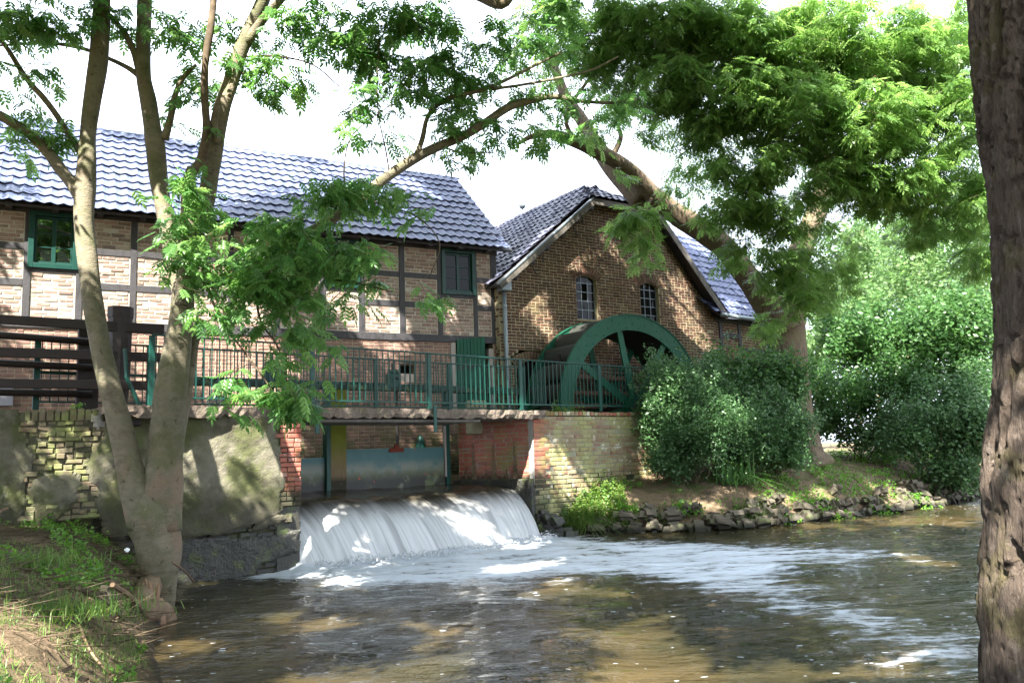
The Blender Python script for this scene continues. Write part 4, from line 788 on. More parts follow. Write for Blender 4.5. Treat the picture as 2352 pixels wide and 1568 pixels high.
# ================================================================== WATER
def watermat(name, up_=False):
    m, nt, b = newmat(name); pos = N(nt, 'ShaderNodeNewGeometry').outputs['Position']
    f = N(nt, 'ShaderNodeAttribute', attribute_name='foam').outputs['Fac']
    n1 = noise(nt, pos, 1.0, 6, .62, (1.1, 3.2, 1)); n2 = noise(nt, pos, 5.5, 4, .6, (1, 1.7, 1))
    nn = mth(nt, 'ADD', mth(nt, 'MULTIPLY', n1, .62), mth(nt, 'MULTIPLY', n2, .38))
    th = mth(nt, 'SUBTRACT', .74, mth(nt, 'MULTIPLY', f, .46)); dlt = mth(nt, 'SUBTRACT', nn, th); foam = sstep(nt, dlt, -.05, .16)
    # drifting flecks of foam
    mp = N(nt, 'ShaderNodeMapping'); mp.inputs['Scale'].default_value = (3.6, 7.5, 1); nt.links.new(pos, mp.inputs[0])
    vo = N(nt, 'ShaderNodeTexVoronoi'); vo.inputs['Scale'].default_value = 1.5; vo.inputs['Randomness'].default_value = 1; nt.links.new(mp.outputs[0], vo.inputs['Vector'])
    sepc = N(nt, 'ShaderNodeSeparateColor'); nt.links.new(vo.outputs['Color'], sepc.inputs[0])
    rad_ = mth(nt, 'MULTIPLY', mth(nt, 'SUBTRACT', sepc.outputs[0], .38), .30); fl = mth(nt, 'LESS_THAN', vo.outputs['Distance'], rad_)
    fl = mth(nt, 'MULTIPLY', fl, sstep(nt, noise(nt, pos, .5, 2), .34, .56)); foam = mth(nt, 'MAXIMUM', foam, mth(nt, 'MULTIPLY', fl, .8 if not up_ else 0))
    base = mixc(nt, sstep(nt, noise(nt, pos, .45, 3), .35, .65), (.018, .017, .008), (.045, .033, .014))
    c = mixc(nt, foam, base, (.50, .54, .60)); nt.links.new(c, b.inputs['Base Color'])
    b.inputs['IOR'].default_value = 1.33; b.inputs['Specular IOR Level'].default_value = .5
    nt.links.new(mth(nt, 'ADD', mth(nt, 'MULTIPLY', foam, .5), .05), b.inputs['Roughness'])
    bn = N(nt, 'ShaderNodeBump'); bn.inputs['Strength'].default_value = 1.0; bn.inputs['Distance'].default_value = .085
    h = mth(nt, 'ADD', mth(nt, 'MULTIPLY', noise(nt, pos, 2.2, 5, .55, (1, 2.4, 1)), .8), mth(nt, 'MULTIPLY', noise(nt, pos, 9, 3, .6, (1, 1.8, 1)), .18)); nt.links.new(h, bn.inputs['Height']); nt.links.new(bn.outputs[0], b.inputs['Normal']); return m
MT['water'] = watermat('river water'); MT['water_up'] = watermat('upper water', True)
def setfoam(me, a): at = me.attributes.new('foam', 'FLOAT', 'POINT'); at.data.foreach_set('value', np.asarray(a, np.float32))
BASE = [(-3.15, 12.75), (-2.07, 13.7), (-.68, 14.6), (.3, 16.1)]
gxs = np.unique(np.concatenate([np.linspace(-60, -7, 12), np.arange(-7, 9, .085), np.linspace(9, 30, 60), np.linspace(30, 120, 20)])); gys = np.unique(np.concatenate([np.linspace(-20, 1.5, 8), np.arange(1.5, 19, .085), np.linspace(19, 30, 40), np.linspace(30, 90, 20)]))
X, Y = np.meshgrid(gxs, gys, indexing='ij'); P = np.stack([X.ravel(), Y.ravel()], -1); nx, ny = X.shape
db = seg_dist(P, BASE); px_ = P[:, 0]; py_ = P[:, 1]
nearf = np.exp(-db/.85); streak = np.exp(-((py_-(14.2-.35*np.clip(px_, -2, 6)))/1.5)**2)*np.clip(1-np.abs(px_-1.2)/5.0, 0, 1)
st2 = np.exp(-((px_-(2.1+.18*(13-py_)))/.9)**2)*np.clip((13.8-py_)/3, 0, 1)*np.clip((py_-3)/3, 0, 1)
pool = np.exp(-((px_+.6)/2.6)**2-((py_-12.6-.25*px_)/1.5)**2)
foam = np.clip(nearf*1.25+streak*.66+pool*.55+st2*.55+.44*np.exp(-((py_-12.3)/2.1)**2)*np.clip((px_+3.2)/1.5, 0, 1)*np.clip((7.5-px_)/3, 0, 1)+.12*np.exp(-db/4), 0, .80)+.45*np.exp(-db/.28); foam = np.where((px_ < -2.6) & (py_ < 12), foam*.35, foam)
Z = vnoise(P*np.array([1, 1.9]), .9, 5, 4)*.055+vnoise(P, 3.2, 8, 3)*(.012+.10*np.exp(-db/.5))+np.exp(-(db/.35)**2)*.07
V = np.stack([P[:, 0], P[:, 1], Z], -1); i, j = np.meshgrid(np.arange(nx-1), np.arange(ny-1), indexing='ij'); Fq = np.stack([i*ny+j, (i+1)*ny+j, (i+1)*ny+j+1, i*ny+j+1], -1).reshape(-1, 4)
wme = mesh_np('river_water', V, Fq, 'water', smooth=True); setfoam(wme, foam); link('river_water', wme, kind='structure')
# waterfall sheet, from the gates over the sill to the pool
def fallmat():
    m, nt, b = newmat('falling water'); at = N(nt, 'ShaderNodeAttribute', attribute_name='fuv').outputs['Vector']; sp = N(nt, 'ShaderNodeSeparateXYZ'); nt.links.new(at, sp.inputs[0])
    st = noise(nt, at, 1, 5, .6, (5, .35, 1)); st2_ = noise(nt, at, 1, 4, .6, (22, .5, 1)); big = noise(nt, at, 1, 3, .5, (1.6, .5, 1))
    a = mth(nt, 'ADD', mth(nt, 'MULTIPLY', st, .55), mth(nt, 'ADD', mth(nt, 'MULTIPLY', st2_, .25), mth(nt, 'MULTIPLY', big, .30)))
    # how broken the water is grows down the fall
    br = mth(nt, 'ADD', sstep(nt, sp.outputs[1], .44, .84), mth(nt, 'MULTIPLY', mth(nt, 'SUBTRACT', a, .55), 2.3)); fo = sstep(nt, br, .05, 1.15)
    fo = mth(nt, 'MULTIPLY', fo, sstep(nt, sp.outputs[1], .52, .84))
    c = mixc(nt, fo, (.030, .026, .018), (.55, .56, .565)); c = mixc(nt, mth(nt, 'MULTIPLY', sstep(nt, st, .48, .64), mth(nt, 'MULTIPLY', .55, fo)), c, (.12, .12, .125)); c = mixc(nt, mth(nt, 'MULTIPLY', sstep(nt, st2_, .50, .66), mth(nt, 'MULTIPLY', .42, fo)), c, (.12, .12, .115)); c = mixc(nt, mth(nt, 'MULTIPLY', sstep(nt, big, .55, .70), mth(nt, 'MULTIPLY', .35, fo)), c, (.62, .63, .64))
    nt.links.new(c, b.inputs['Base Color']); b.inputs['IOR'].default_value = 1.33; b.inputs['Transmission Weight'].default_value = 0; nt.links.new(mth(nt, 'ADD', mth(nt, 'MULTIPLY', fo, .35), .08), b.inputs['Roughness'])
    bn = N(nt, 'ShaderNodeBump'); bn.inputs['Strength'].default_value = .6; bn.inputs['Distance'].default_value = .05; nt.links.new(a, bn.inputs['Height']); nt.links.new(bn.outputs[0], b.inputs['Normal']); return m
MT['fall'] = fallmat()
nt_, ns_ = 260, 70; tt = np.linspace(0, 1, nt_); ss = np.linspace(0, 1, ns_); T_, S_ = np.meshgrid(tt, ss, indexing='ij')
DX = -.34+5.09*T_; DY = -.24-.30*np.sin(math.pi*T_)+.25*np.clip(T_-.8, 0, 1); UX = -1.1+5.35*T_; UY = 1.80*np.ones_like(T_)
q6 = np.random.default_rng(21); pz = lambda x, y, s: vnoise(np.stack([x.ravel(), y.ravel()], -1), s, 31, 3).reshape(x.shape)
lip = .42+.10*pz(T_*4.8, S_*0, 1.6)+.06*np.sin(T_*9)
k_ = np.clip((S_-lip)/(1-lip), 0, 1)
zz = 1.05-.09*S_-.0-.98*k_**2.0; adv = np.where(S_ < lip, S_, lip+(1-lip)*(k_**.72))
gro = pz(T_*4.8, S_*.8, 6.5)*.05*np.clip(k_*2, 0, 1)+pz(T_*4.8, S_*.8, 2.0)*.07*np.clip(S_*2, 0, 1); zz = zz+pz(T_*4.8, S_*2.6, 1.6)*.05*np.clip(1-k_, 0, 1)
X = UX+(DX-UX)*adv+pz(T_*4.8, S_*1., 2.)*.05*k_; Y = UY+(DY-UY)*adv-gro
V = np.stack([RL.o[0]+X*RL.x[0]+Y*RL.y[0], RL.o[1]+X*RL.x[1]+Y*RL.y[1], zz], -1).reshape(-1, 3); i, j = np.meshgrid(np.arange(nt_-1), np.arange(ns_-1), indexing='ij'); Fq = np.stack([i*ns_+j, (i+1)*ns_+j, (i+1)*ns_+j+1, i*ns_+j+1], -1).reshape(-1, 4)
me = mesh_np('waterfall', V, Fq, 'fall', smooth=True); a = me.attributes.new('fuv', 'FLOAT_VECTOR', 'POINT'); a.data.foreach_set('vector', np.stack([T_*4.8, S_, S_*0], -1).reshape(-1).astype(np.float32)); link('waterfall', me, kind='structure')
V, Fq, r = boxes([bx(-2.5, 4.3, 1.6, 4.6, .0, 1.03)]); up_me = mesh_np('upper_water', V, Fq, 'water_up'); o = link('upper_water', up_me, None, tuple(RL.o), RL.a, kind='structure')
boxobj('weir_sill', [bx(-1.6, 4.6, .75, 2.4, -.4, .78)], 'rock_wet', None, .03).location = tuple(RL.o); bpy.context.view_layer.update(); ws = bpy.data.objects['weir_sill']; ws.rotation_euler = (0, 0, RL.a); tagt(ws, 'dark wet sill under the falling water of the weir', 'weir')
# splashing foam at the foot of the fall: small blobs
n = 1500; t = q6.random(n); DXr = -.1+4.85*t; DYr = -.26-.30*np.sin(math.pi*t)-np.abs(q6.normal(0, .20, n)); h = np.abs(q6.normal(0, .05, n))*np.exp(-np.abs(DYr+.45)*1.5)
OV = np.array([(1, 0, 0), (-1, 0, 0), (0, 1, 0), (0, -1, 0), (0, 0, 1), (0, 0, -1)], float); OF = np.array([(0, 2, 4), (2, 1, 4), (1, 3, 4), (3, 0, 4), (2, 0, 5), (1, 2, 5), (3, 1, 5), (0, 3, 5)])
Ms = np.zeros((n, 3, 3)); sc = .005+.012*q6.random(n)**2; Ms[:, 0, 0] = sc*1.8; Ms[:, 1, 1] = sc*1.4; Ms[:, 2, 2] = sc*.7
Pw = np.stack([RL.o[0]+DXr*RL.x[0]+DYr*RL.y[0], RL.o[1]+DXr*RL.x[1]+DYr*RL.y[1], h+.05], -1); V, Fq, r = batch(OV, OF, Ms, Pw); MT['foamwhite'] = surf('foam white', [(.55, .57, .60), (.62, .64, .66)], .7, .3, 0, 10, bump=None)
link('splash_foam', mesh_np('splash_foam', V, Fq, 'foamwhite', r, smooth=True), kind='stuff')
# ================================================================== ROCKS AND BANK STONES
def stone_mesh(seed, name='stone', mat='stone'):
    q = np.random.default_rng(seed); import bmesh
    bm = bmesh.new(); bmesh.ops.create_cube(bm, size=1); bmesh.ops.bevel(bm, geom=bm.edges[:], offset=.26, segments=2, affect='EDGES')
    for v in bm.verts: v.co += Vector(q.normal(0, .055, 3)); 
    sh = q.normal(0, .12, 3)
    for v in bm.verts: v.co.x += v.co.z*sh[0]; v.co.y += v.co.x*sh[1]*.5; v.co.z *= 1+v.co.x*sh[2]
    me = bpy.data.meshes.new(name); bm.to_mesh(me); bm.free(); me.materials.append(MT[mat]); return me
SM = [stone_mesh(k) for k in range(9)]
SR = thing('stone_revetment', 'rough fieldstone edging along the waterline of the far bank', 'stone edging', (0, 0, 0))
wl_ = spline([(1.25, 16.62), (2.61, 16.55), (4.3, 16.6), (6.44, 17.75), (9.18, 19.75), (12.2, 22.5), (15, 26)], 30); sdist = np.concatenate([[0], np.cumsum(np.hypot(*np.diff(wl_, axis=0).T))]); Ltot = sdist[-1]
q7 = np.random.default_rng(33); s_ = 0.; 
for row, (off, zc, sz) in enumerate(((.02, .07, .34), (.17, .27, .31), (.34, .44, .27), (.52, .58, .24))):
    s_ = q7.uniform(0, .2)
    while s_ < Ltot-.3:
        w = sz*(q7.uniform(.55, 1.9) if row < 2 else q7.uniform(.5, 1.4)); sm = s_+w/2; p = np.array([np.interp(sm, sdist, wl_[:, 0]), np.interp(sm, sdist, wl_[:, 1])]); p2 = np.array([np.interp(sm+.1, sdist, wl_[:, 0]), np.interp(sm+.1, sdist, wl_[:, 1])]); d = (p2-p)/np.linalg.norm(p2-p); nn = np.array([-d[1], d[0]])
        if q7.random() < (.97, .66, .22, .05)[row]:
            o = bpy.data.objects.new('stone', SM[q7.integers(9)]); COL.objects.link(o); o.parent = SR; pos = p+nn*(off+q7.normal(0, .03)); h = sz*q7.uniform(.6, 1.15)
            o.location = (pos[0], pos[1], zc+q7.normal(0, .035)); o.scale = (w*.98, .34, h*.9); o.rotation_euler = (q7.normal(-.35, .14), q7.normal(0, .11), math.atan2(d[1], d[0])+q7.normal(0, .25))
        s_ += w*.96+.01
RWm = [stone_mesh(40+k, 'rock', 'rock_wet') for k in range(5)]
for k, (u, v, w, lab) in enumerate(((1262, 1215, .5, 'wet dark rock at the foot of the brick corner, nearest the fall'), (1300, 1222, .42, 'flat wet dark rock at the waterline under hanging grass'), (1268, 1188, .38, 'upper wet dark rock wedged against the brick corner'), (1240, 1180, .34, 'narrow wet rock between falling water and brick corner'), (1236, 1205, .4, 'wet rock touching the right edge of the falling water'))):
    p = PY(u, v, 16.45 if k != 1 else 16.6); o = link('wet_rock', RWm[k], None, (p[0], p[1]-.05, max(.02, p[2]-.05)), .3*k, (w, .4, w*.7)); tagt(o, lab, 'rock', 'wet rocks beside the fall')
# ================================================================== FOLIAGE
def compound(nl=4, L=.25, ll=.088, lw=.033, fold=.25, seg=2, droop=.05):
    """a pinnate ash leaf lying along +x"""
    V, Fq = [], []
    def leaflet(o, d, l, w):
        d = np.array(d)/np.linalg.norm(d); s = np.cross([0, 0, 1.], d); s /= np.linalg.norm(s); k = len(V)
        if seg == 2:
            for (a, b, c) in ((0, 0, 0), (.45, .5, 0), (.45, -.5, 0), (1, 0, -.12)): V.append(o+d*l*a+s*w*b+np.array([0, 0, (-fold*w*abs(b) if b else 0)+c*l]))
            Fq.append((k, k+1, k+3)); Fq.append((k, k+3, k+2))
        else:
            for (a, b, c) in ((0, 0, 0), (.25, .42, 0), (.25, -.42, 0), (.6, .40, -.03), (.6, -.40, -.03), (1, 0, -.15), (.25, 0, .02), (.6, 0, 0)): V.append(o+d*l*a+s*w*b+np.array([0, 0, (-fold*w*abs(b) if b else 0)+c*l]))
            for t in ((0, 1, 6), (0, 6, 2), (1, 3, 7), (1, 7, 6), (6, 7, 4), (6, 4, 2), (3, 5, 7), (7, 5, 4)): Fq.append(tuple(k+a for a in t))
    for i in range(nl):
        x = L*(.28+.62*i/(nl-.3)); z = -droop*(x/L)**2*L*2
        for sg in (1, -1): leaflet(np.array([x, 0, z]), (.62, sg*.78, -.12), ll*(1-.1*abs(i-nl*.5)), lw)
    leaflet(np.array([L*.92, 0, -droop*L*1.7]), (1, 0, -.2), ll, lw)
    k = len(V); w = .0022
    for x in (0, L*.5, L*.93): z = -droop*(x/L)**2*L*2-.001; V.append(np.array([x, w, z])); V.append(np.array([x, -w, z]))
    Fq += [(k, k+2, k+1), (k+1, k+2, k+3), (k+2, k+4, k+3), (k+3, k+4, k+5)]
    return np.array(V), np.array(Fq)
CL = compound(4, .26, .100, .037); CLH = compound(4, .26, .100, .040, seg=3); CLW = compound(4, .34, .135, .042)
def simple(l=.045, w=.036): V = np.array([(0, 0, 0), (.45*l, w/2, -.1*w), (.45*l, -w/2, -.1*w), (l, 0, -.05*l)]); return V, np.array([(0, 1, 3), (0, 3, 2)])
def clump(k=5, l=.05, w=.036, r=.07, seed=1):
    q = np.random.default_rng(seed); V0, F0 = simple(l, w); Ms = rotm(q.normal(0, .6, k), q.normal(.1, .6, k), q.uniform(0, 6.28, k)); V, Fq, r_ = batch(V0, F0, Ms, q.normal(0, r*.5, (k, 3))); return V, Fq
CLC = compound(3, .34, .15, .070); CLC = (CLC[0], CLC[1][:-4])
# ---- shafts of sunlight: openings in the crowns above the places the photograph shows sunlit
SHAFT = []
def shaft(P, r): SHAFT.append((np.asarray(P, float), r))
def s1(u, v, r=.22): x, z = B1.onY(u, v); shaft(B1.Wd(x, 0, z), r*1.45)
def sroof(u, v, r=.4):
    n = np.cross(B1.x, B1.y*sl[1]+np.array([0, 0, sl[2]])); o = B1.Wd(-5, ey, ez); d = ray(u, v); t = ((o-CAM)@n)/(d@n); shaft(CAM+d*t, r*1.6)
def s2(u, v, r=.16): x, z = B2.onY(u, v); shaft(B2.Wd(x, 0, z), r*1.3)
def sz_(u, v, z, r=.2): shaft(PZ(u, v, z), r)
def sp(u, v, Y, r=.2): shaft(PY(u, v, Y), r)
for a in ((300, 590, .32), (250, 600, .32), (350, 600, .3), (330, 640, .3), (270, 650, .25), (60, 650, .25), (130, 620, .28), (175, 615, .2), (20, 690, .2), (120, 690, .18), (30, 620, .2), (200, 660, .2), (780, 655, .2), (905, 735, .2), (870, 740, .15), (850, 670, .12), (1105, 660, .1), (560, 720, .2), (490, 800, .2), (620, 820, .22), (540, 840, .2), (330, 790, .2), (350, 830, .2), (650, 860, .15), (590, 700, .2), (320, 700, .2), (450, 560, .2), (1030, 700, .12)): s1(*a)
for a in ((150, 350, .5), (270, 380, .5), (60, 350, .45), (320, 420, .5), (230, 430, .45), (380, 380, .5), (560, 370, .5), (640, 390, .45), (720, 410, .45), (800, 420, .4), (520, 400, .45), (590, 420, .35), (280, 460, .35), (140, 300, .5), (900, 440, .2), (970, 430, .15), (1000, 450, .15), (1120, 575, .12), (960, 500, .1), (870, 430, .3))+tuple((u, 325+.125*u, .42) for u in range(0, 900, 45))+tuple((u, 375+.12*u, .42) for u in range(0, 520, 50))+tuple((u, 420+.09*u, .36) for u in range(180, 420, 50)): sroof(*a)
for a in ((1340, 590, .14), (1355, 600, .15), (1375, 625, .14), (1395, 655, .15), (1415, 680, .16), (1440, 700, .14), (1460, 725, .14), (1390, 740, .13), (1360, 480, .12), (1370, 505, .12), (1385, 530, .12), (1380, 560, .10), (1395, 590, .1), (1430, 575, .09), (1440, 600, .09), (1560, 640, .15), (1545, 665, .18), (1570, 670, .17), (1590, 700, .16), (1555, 700, .14), (1530, 745, .12), (1560, 800, .15), (1590, 770, .13), (1620, 800, .15), (1640, 830, .16), (1600, 850, .15), (1700, 780, .14), (1720, 820, .15), (1670, 820, .13), (1580, 590, .1), (1300, 780, .1), (1310, 830, .1), (1220, 655, .1), (1250, 760, .1), (1510, 850, .12), (1680, 690, .2), (1720, 560, .2), (1690, 640, .15), (1660, 610, .12), (1200, 560, .2), (1230, 520, .2), (1260, 480, .2), (1180, 590, .15)): s2(*a)
for a in ((1180, 985), (1200, 960), (1215, 1000), (1195, 1040), (1165, 1060), (1230, 980), (1250, 1010), (1215, 1080), (1300, 1000), (1320, 1030), (1340, 1050), (1300, 1060), (1270, 1040), (1330, 960), (1400, 1010), (1190, 1020)): sp(*a, 16.5, .19)
for a in ((1040, 1170, .16), (1090, 1165, .18), (1130, 1185, .15)): sp(a[0], a[1], 14.8, a[2])
for a in ((1390, 1090, .9, .22), (1430, 1085, 1., .25), (1370, 1075, 1.1, .2), (1470, 1130, .8, .22), (1520, 1140, .7, .2), (1560, 1110, .8, .2), (1680, 1110, .8, .25), (1720, 1105, .8, .22), (1800, 1130, .6, .2), (1620, 1140, .6, .2), (1900, 1120, .6, .2), (1320, 1120, .7, .15), (1400, 1170, .4, .15), (1980, 1090, .8, .2), (2150, 1130, .4, .2)): sz_(*a)
for a in ((1290, 1330, .25), (1340, 1345, .35), (1250, 1355, .25), (1400, 1350, .3), (1160, 1300, .3), (1250, 1290, .3), (1520, 1480, .35), (1620, 1530, .3), (1480, 1530, .3), (1700, 1550, .25), (960, 1530, .3), (880, 1550, .3), (760, 1540, .3), (1060, 1530, .2), (2050, 1270, .3), (2110, 1285, .3), (1050, 1440, .2), (1500, 1400, .2), (1850, 1520, .2), (700, 1400, .2), (800, 1420, .2), (2080, 1500, .2), (1380, 1440, .2)): sz_(a[0], a[1], 0, a[2])
for a in ((40, 1520, .5), (110, 1545, .5), (20, 1490, .5), (160, 1560, .5), (60, 1470, .6), (350, 1370, .5), (280, 1560, .3), (120, 1400, .7)): sz_(a[0], a[1], a[2], .2)
for a in ((90, 985), (130, 980), (175, 985), (60, 1110), (75, 1130), (40, 1090), (530, 985), (540, 1000), (590, 1000), (600, 1020), (350, 970), (335, 950), (120, 960)): x, z = LW.onY(*a); shaft(LW.Wd(x, 0, z), .10)
for a in ((200, 470, 10.1, .1), (210, 330, 10.1, .1), (215, 520, 10, .12), (200, 600, 10, .12), (240, 860, 9.8, .1), (410, 740, 9.7, .12), (400, 760, 9.7, .1), (450, 820, 10, .12), (350, 370, 10, .12), (380, 640, 10, .1), (540, 900, 9.3, .3), (560, 880, 9.3, .3), (620, 900, 9.3, .3), (530, 760, 9.3, .25), (650, 930, 9.3, .2), (590, 840, 9.3, .25), (700, 560, 9.8, .2), (560, 640, 9.8, .2), (620, 600, 9.8, .2), (1500, 960, 18, .3), (1480, 1000, 18, .25), (1560, 930, 18, .2), (1800, 800, 21, .3), (1850, 760, 21, .3), (1780, 780, 21, .2), (2300, 760, 3.1, .1), (2285, 900, 3.1, .1), (2290, 1250, 3.1, .1), (1000, 945, 14.6, .2), (930, 945, 14.2, .2), (860, 950, 14, .2), (1640, 980, 19, .2), (1700, 1000, 19, .2), (2020, 950, 22, .4), (2150, 900, 22, .4), (1980, 640, 24, .5), (2100, 700, 24, .5), (2200, 150, 16, 1.0), (2150, 300, 16, .9), (2050, 200, 16, .8), (2230, 250, 16, .9), (1900, 150, 16, .5), (2200, 400, 17, .7), (950, 350, 11, .2), (900, 400, 10.5, .2), (460, 500, 9.8, .2)): sp(*a)
SPt = np.array([p for p, r in SHAFT]); SRd = np.array([r for p, r in SHAFT])
def shaded(P, pad=0, k=1.0):
    """True where a leaf at P does not close one of the openings"""
    ok = np.ones(len(P), bool)
    for p, r in zip(SPt, SRd):
        d = P-p; t = -(d@TR); dd = np.linalg.norm(d+t[:, None]*TR, axis=1); ok &= ~((dd < r*k+pad) & (t > .35))
    return ok
def twigs(C, R, n, q, per=9, size=1.0, spread=.28, flat=.55, droop=.55, keepout=True, pad=.10, shell=0):
    """n leafy twigs scattered in an ellipsoid: positions and rotations of their leaves, and the twigs themselves"""
    d = q.normal(0, 1, (n, 3)); d /= np.linalg.norm(d, axis=1)[:, None]; rr = q.random(n)**(1/3) if not shell else (1-shell*q.random(n)); c = np.asarray(C)+d*rr[:, None]*np.asarray(R)
    az_ = q.uniform(0, 2*math.pi, n); P = []; A = []; E = []; TW = []
    D = np.stack([np.cos(az_), np.sin(az_), q.normal(-.25, .25, n)], -1); D /= np.linalg.norm(D, axis=1)[:, None]; ln = spread*size*q.uniform(.7, 1.3, n)
    t = np.repeat(np.linspace(0, 1, per)[None], n, 0); Pp = c[:, None]+D[:, None]*(t[..., None]-.5)*ln[:, None, None]*1.6
    aa = az_[:, None]+np.where(np.arange(per) % 2, 1, -1)[None]*(1.15-.9*t)+q.normal(0, .3, (n, per)); ee = droop+q.normal(0, .28, (n, per))
    Pp = Pp.reshape(-1, 3); aa = aa.ravel(); ee = ee.ravel(); rollv = q.normal(0, .35, len(aa)); sc = size*q.uniform(.7, 1.15, len(aa))
    k = shaded(Pp, pad) if keepout else np.ones(len(Pp), bool)
    Ms = rotm(rollv, ee, aa)*sc[:, None, None]; return Pp[k], Ms[k], (c-D*ln[:, None]*.8, c+D*ln[:, None]*.8)
def sticks(A, B, r=.006):
    n = len(A); D = B-A; side = np.cross(D, (0, 0, 1.)); side /= np.linalg.norm(side, axis=1)[:, None]+1e-9; u2 = np.cross(side, D); u2 /= np.linalg.norm(u2, axis=1)[:, None]+1e-9; r = np.broadcast_to(r, (n,))[:, None]
    V = np.stack([A+side*r, A-side*r*.5+u2*r*.87, A-side*r*.5-u2*r*.87, B], 1).reshape(-1, 3); Fq = (np.array([(0, 1, 3), (1, 2, 3), (2, 0, 3)])[None]+(np.arange(n)*4)[:, None, None]).reshape(-1, 3); return V, Fq
def pxblob(u, v, Y, ru, rv, depth=None):
    c = PY(u, v, Y); s = Y/F; return c, (ru*s, (depth or (ru+rv)/2*s*1.3), rv*s)
def foliage(parent, name, blobs, tmpl, mat, seed, per=9, size=1., dens=1., singles=0, keep=True, pad=.10, droop=.55, flt=None, stick=.005):
    q = np.random.default_rng(seed); PP, MM, TA, TB = [], [], [], []
    for bb in blobs:
        C, R, n = bb; P, Ms, (a, b) = twigs(C, R, max(1, int(n*dens)), q, per, size, keepout=keep, pad=pad, droop=droop)
        PP.append(P); MM.append(Ms); TA.append(a); TB.append(b)
    PP = np.concatenate(PP); MM = np.concatenate(MM); TA = np.concatenate(TA); TB = np.concatenate(TB)
    if flt is not None: k = flt(PP); PP, MM = PP[k], MM[k]; k = flt((TA+TB)/2); TA, TB = TA[k], TB[k]
    fol = None; rest = np.arange(len(PP))
    if singles:
        u, v, d = proj(PP); inv = (u > 0) & (u < 2352) & (v > 0) & (v < 1568) & (d > 0); o_ = np.argsort(np.where(inv, d, 1e9))[:singles]; rest = np.setdiff1d(rest, o_); me = mesh_np('leaf', CLH[0], CLH[1], mat)
        pw = parent.matrix_world.inverted() if parent else Matrix()
        lo = np.array(parent.location) if parent else np.zeros(3)
        for i in o_:
            o = bpy.data.objects.new('leaf', me); COL.objects.link(o); o.parent = parent; o.matrix_basis = Matrix([list(MM[i][k])+[PP[i][k]-lo[k]] for k in range(3)]+[[0, 0, 0, 1]])
    lo = np.array(parent.location) if parent else np.zeros(3)
    V, Fq, r = batch(tmpl[0], tmpl[1], MM[rest], PP[rest]-lo); link(name, mesh_np(name, V, Fq, mat, r), parent, kind='stuff')
    if stick: V, Fq = sticks(TA-lo, TB-lo, stick*size); link('twigs', mesh_np('twigs', V, Fq, 'twig'), parent, kind='stuff')
    print(name, seed, len(PP), 'leaves'); return len(PP)
# ---- limbs traced as centre line points (u, v, distance, width in px)
def limb(parent, name, pts, mat, seg=12, step=5, wob=.05, seed=0):
    if mat == 'bark_ash': pts = [(u, v, Y, w*.86) for u, v, Y, w in pts]
    A = np.array([list(PY(u, v, Y))+[w/2*Y/F] for u, v, Y, w in pts]); A = spline(A, step); lo = np.array(parent.location)
    V, Fq = tube(A[:, :3]-lo, A[:, 3], seg, wob=wob, seed=seed); return link(name, mesh_np(name, V, Fq, mat, smooth=True), parent)
# ================================================================== TWIN STEMMED ASH AT LEFT
tb = PY(345, 1230, 9.9); AT = thing('multi_stem_ash', 'smooth barked ash with splayed twin stems rooted on the left bank', 'tree', (tb[0], tb[1], .9))
m = 'bark_ash'
limb(AT, 'trunk', [(372, 1400, 9.75, 60), (368, 1330, 9.8, 84), (362, 1250, 9.9, 118), (350, 1180, 9.95, 134), (356, 1120, 10, 104)], m, 18, 6, .05, 1)
limb(AT, 'stem', [(335, 1205, 9.9, 95), (318, 1140, 9.85, 84), (300, 1080, 9.8, 66), (276, 980, 9.8, 60), (250, 880, 9.8, 57), (230, 790, 9.8, 54), (213, 690, 9.85, 52), (202, 600, 9.9, 50), (192, 510, 10, 50), (196, 420, 10.1, 56), (200, 370, 10.1, 50), (203, 300, 10.2, 42), (212, 230, 10.2, 46), (226, 140, 10.3, 50), (232, 60, 10.3, 48), (236, -40, 10.4, 44), (240, -260, 10.6, 34), (250, -500, 10.8, 22)], m, 16, 5, .035, 2)
limb(AT, 'limb', [(190, 470, 10.05, 34), (168, 425, 10.1, 34), (140, 390, 10.1, 32), (112, 352, 10.1, 30), (70, 310, 10.0, 28), (30, 283, 9.9, 28), (-20, 255, 9.8, 26), (-120, 220, 9.6, 22)], m, 12, 5, .04, 3)
limb(AT, 'limb', [(190, 360, 10.15, 20), (165, 320, 10.2, 17), (130, 265, 10.2, 17), (100, 225, 10.1, 16), (60, 180, 10.1, 15), (15, 110, 10, 13), (-40, 40, 10, 10)], m, 10, 5, .04, 4)
limb(AT, 'stem', [(362, 1215, 9.95, 120), (372, 1120, 9.95, 105), (380, 1030, 10, 92), (388, 940, 10, 84), (400, 850, 10, 76), (412, 760, 10, 66), (420, 690, 10, 62), (424, 640, 10.05, 58)], m, 18, 6, .04, 5)
limb(AT, 'stem', [(398, 1010, 10.1, 50), (412, 950, 10.15, 44), (430, 870, 10.2, 38), (442, 800, 10.25, 32), (450, 765, 10.25, 28), (452, 752, 10.25, 14)], m, 12, 5, .07, 6)
limb(AT, 'stem', [(420, 690, 10.0, 50), (408, 620, 10.1, 46), (392, 560, 10.2, 46), (378, 490, 10.3, 46), (366, 420, 10.4, 48), (358, 340, 10.4, 52), (350, 300, 10.45, 46), (340, 230, 10.5, 44), (330, 170, 10.5, 42), (330, 90, 10.6, 40), (332, 0, 10.6, 38), (336, -200, 10.8, 28), (345, -420, 11, 16)], m, 14, 5, .04, 7)
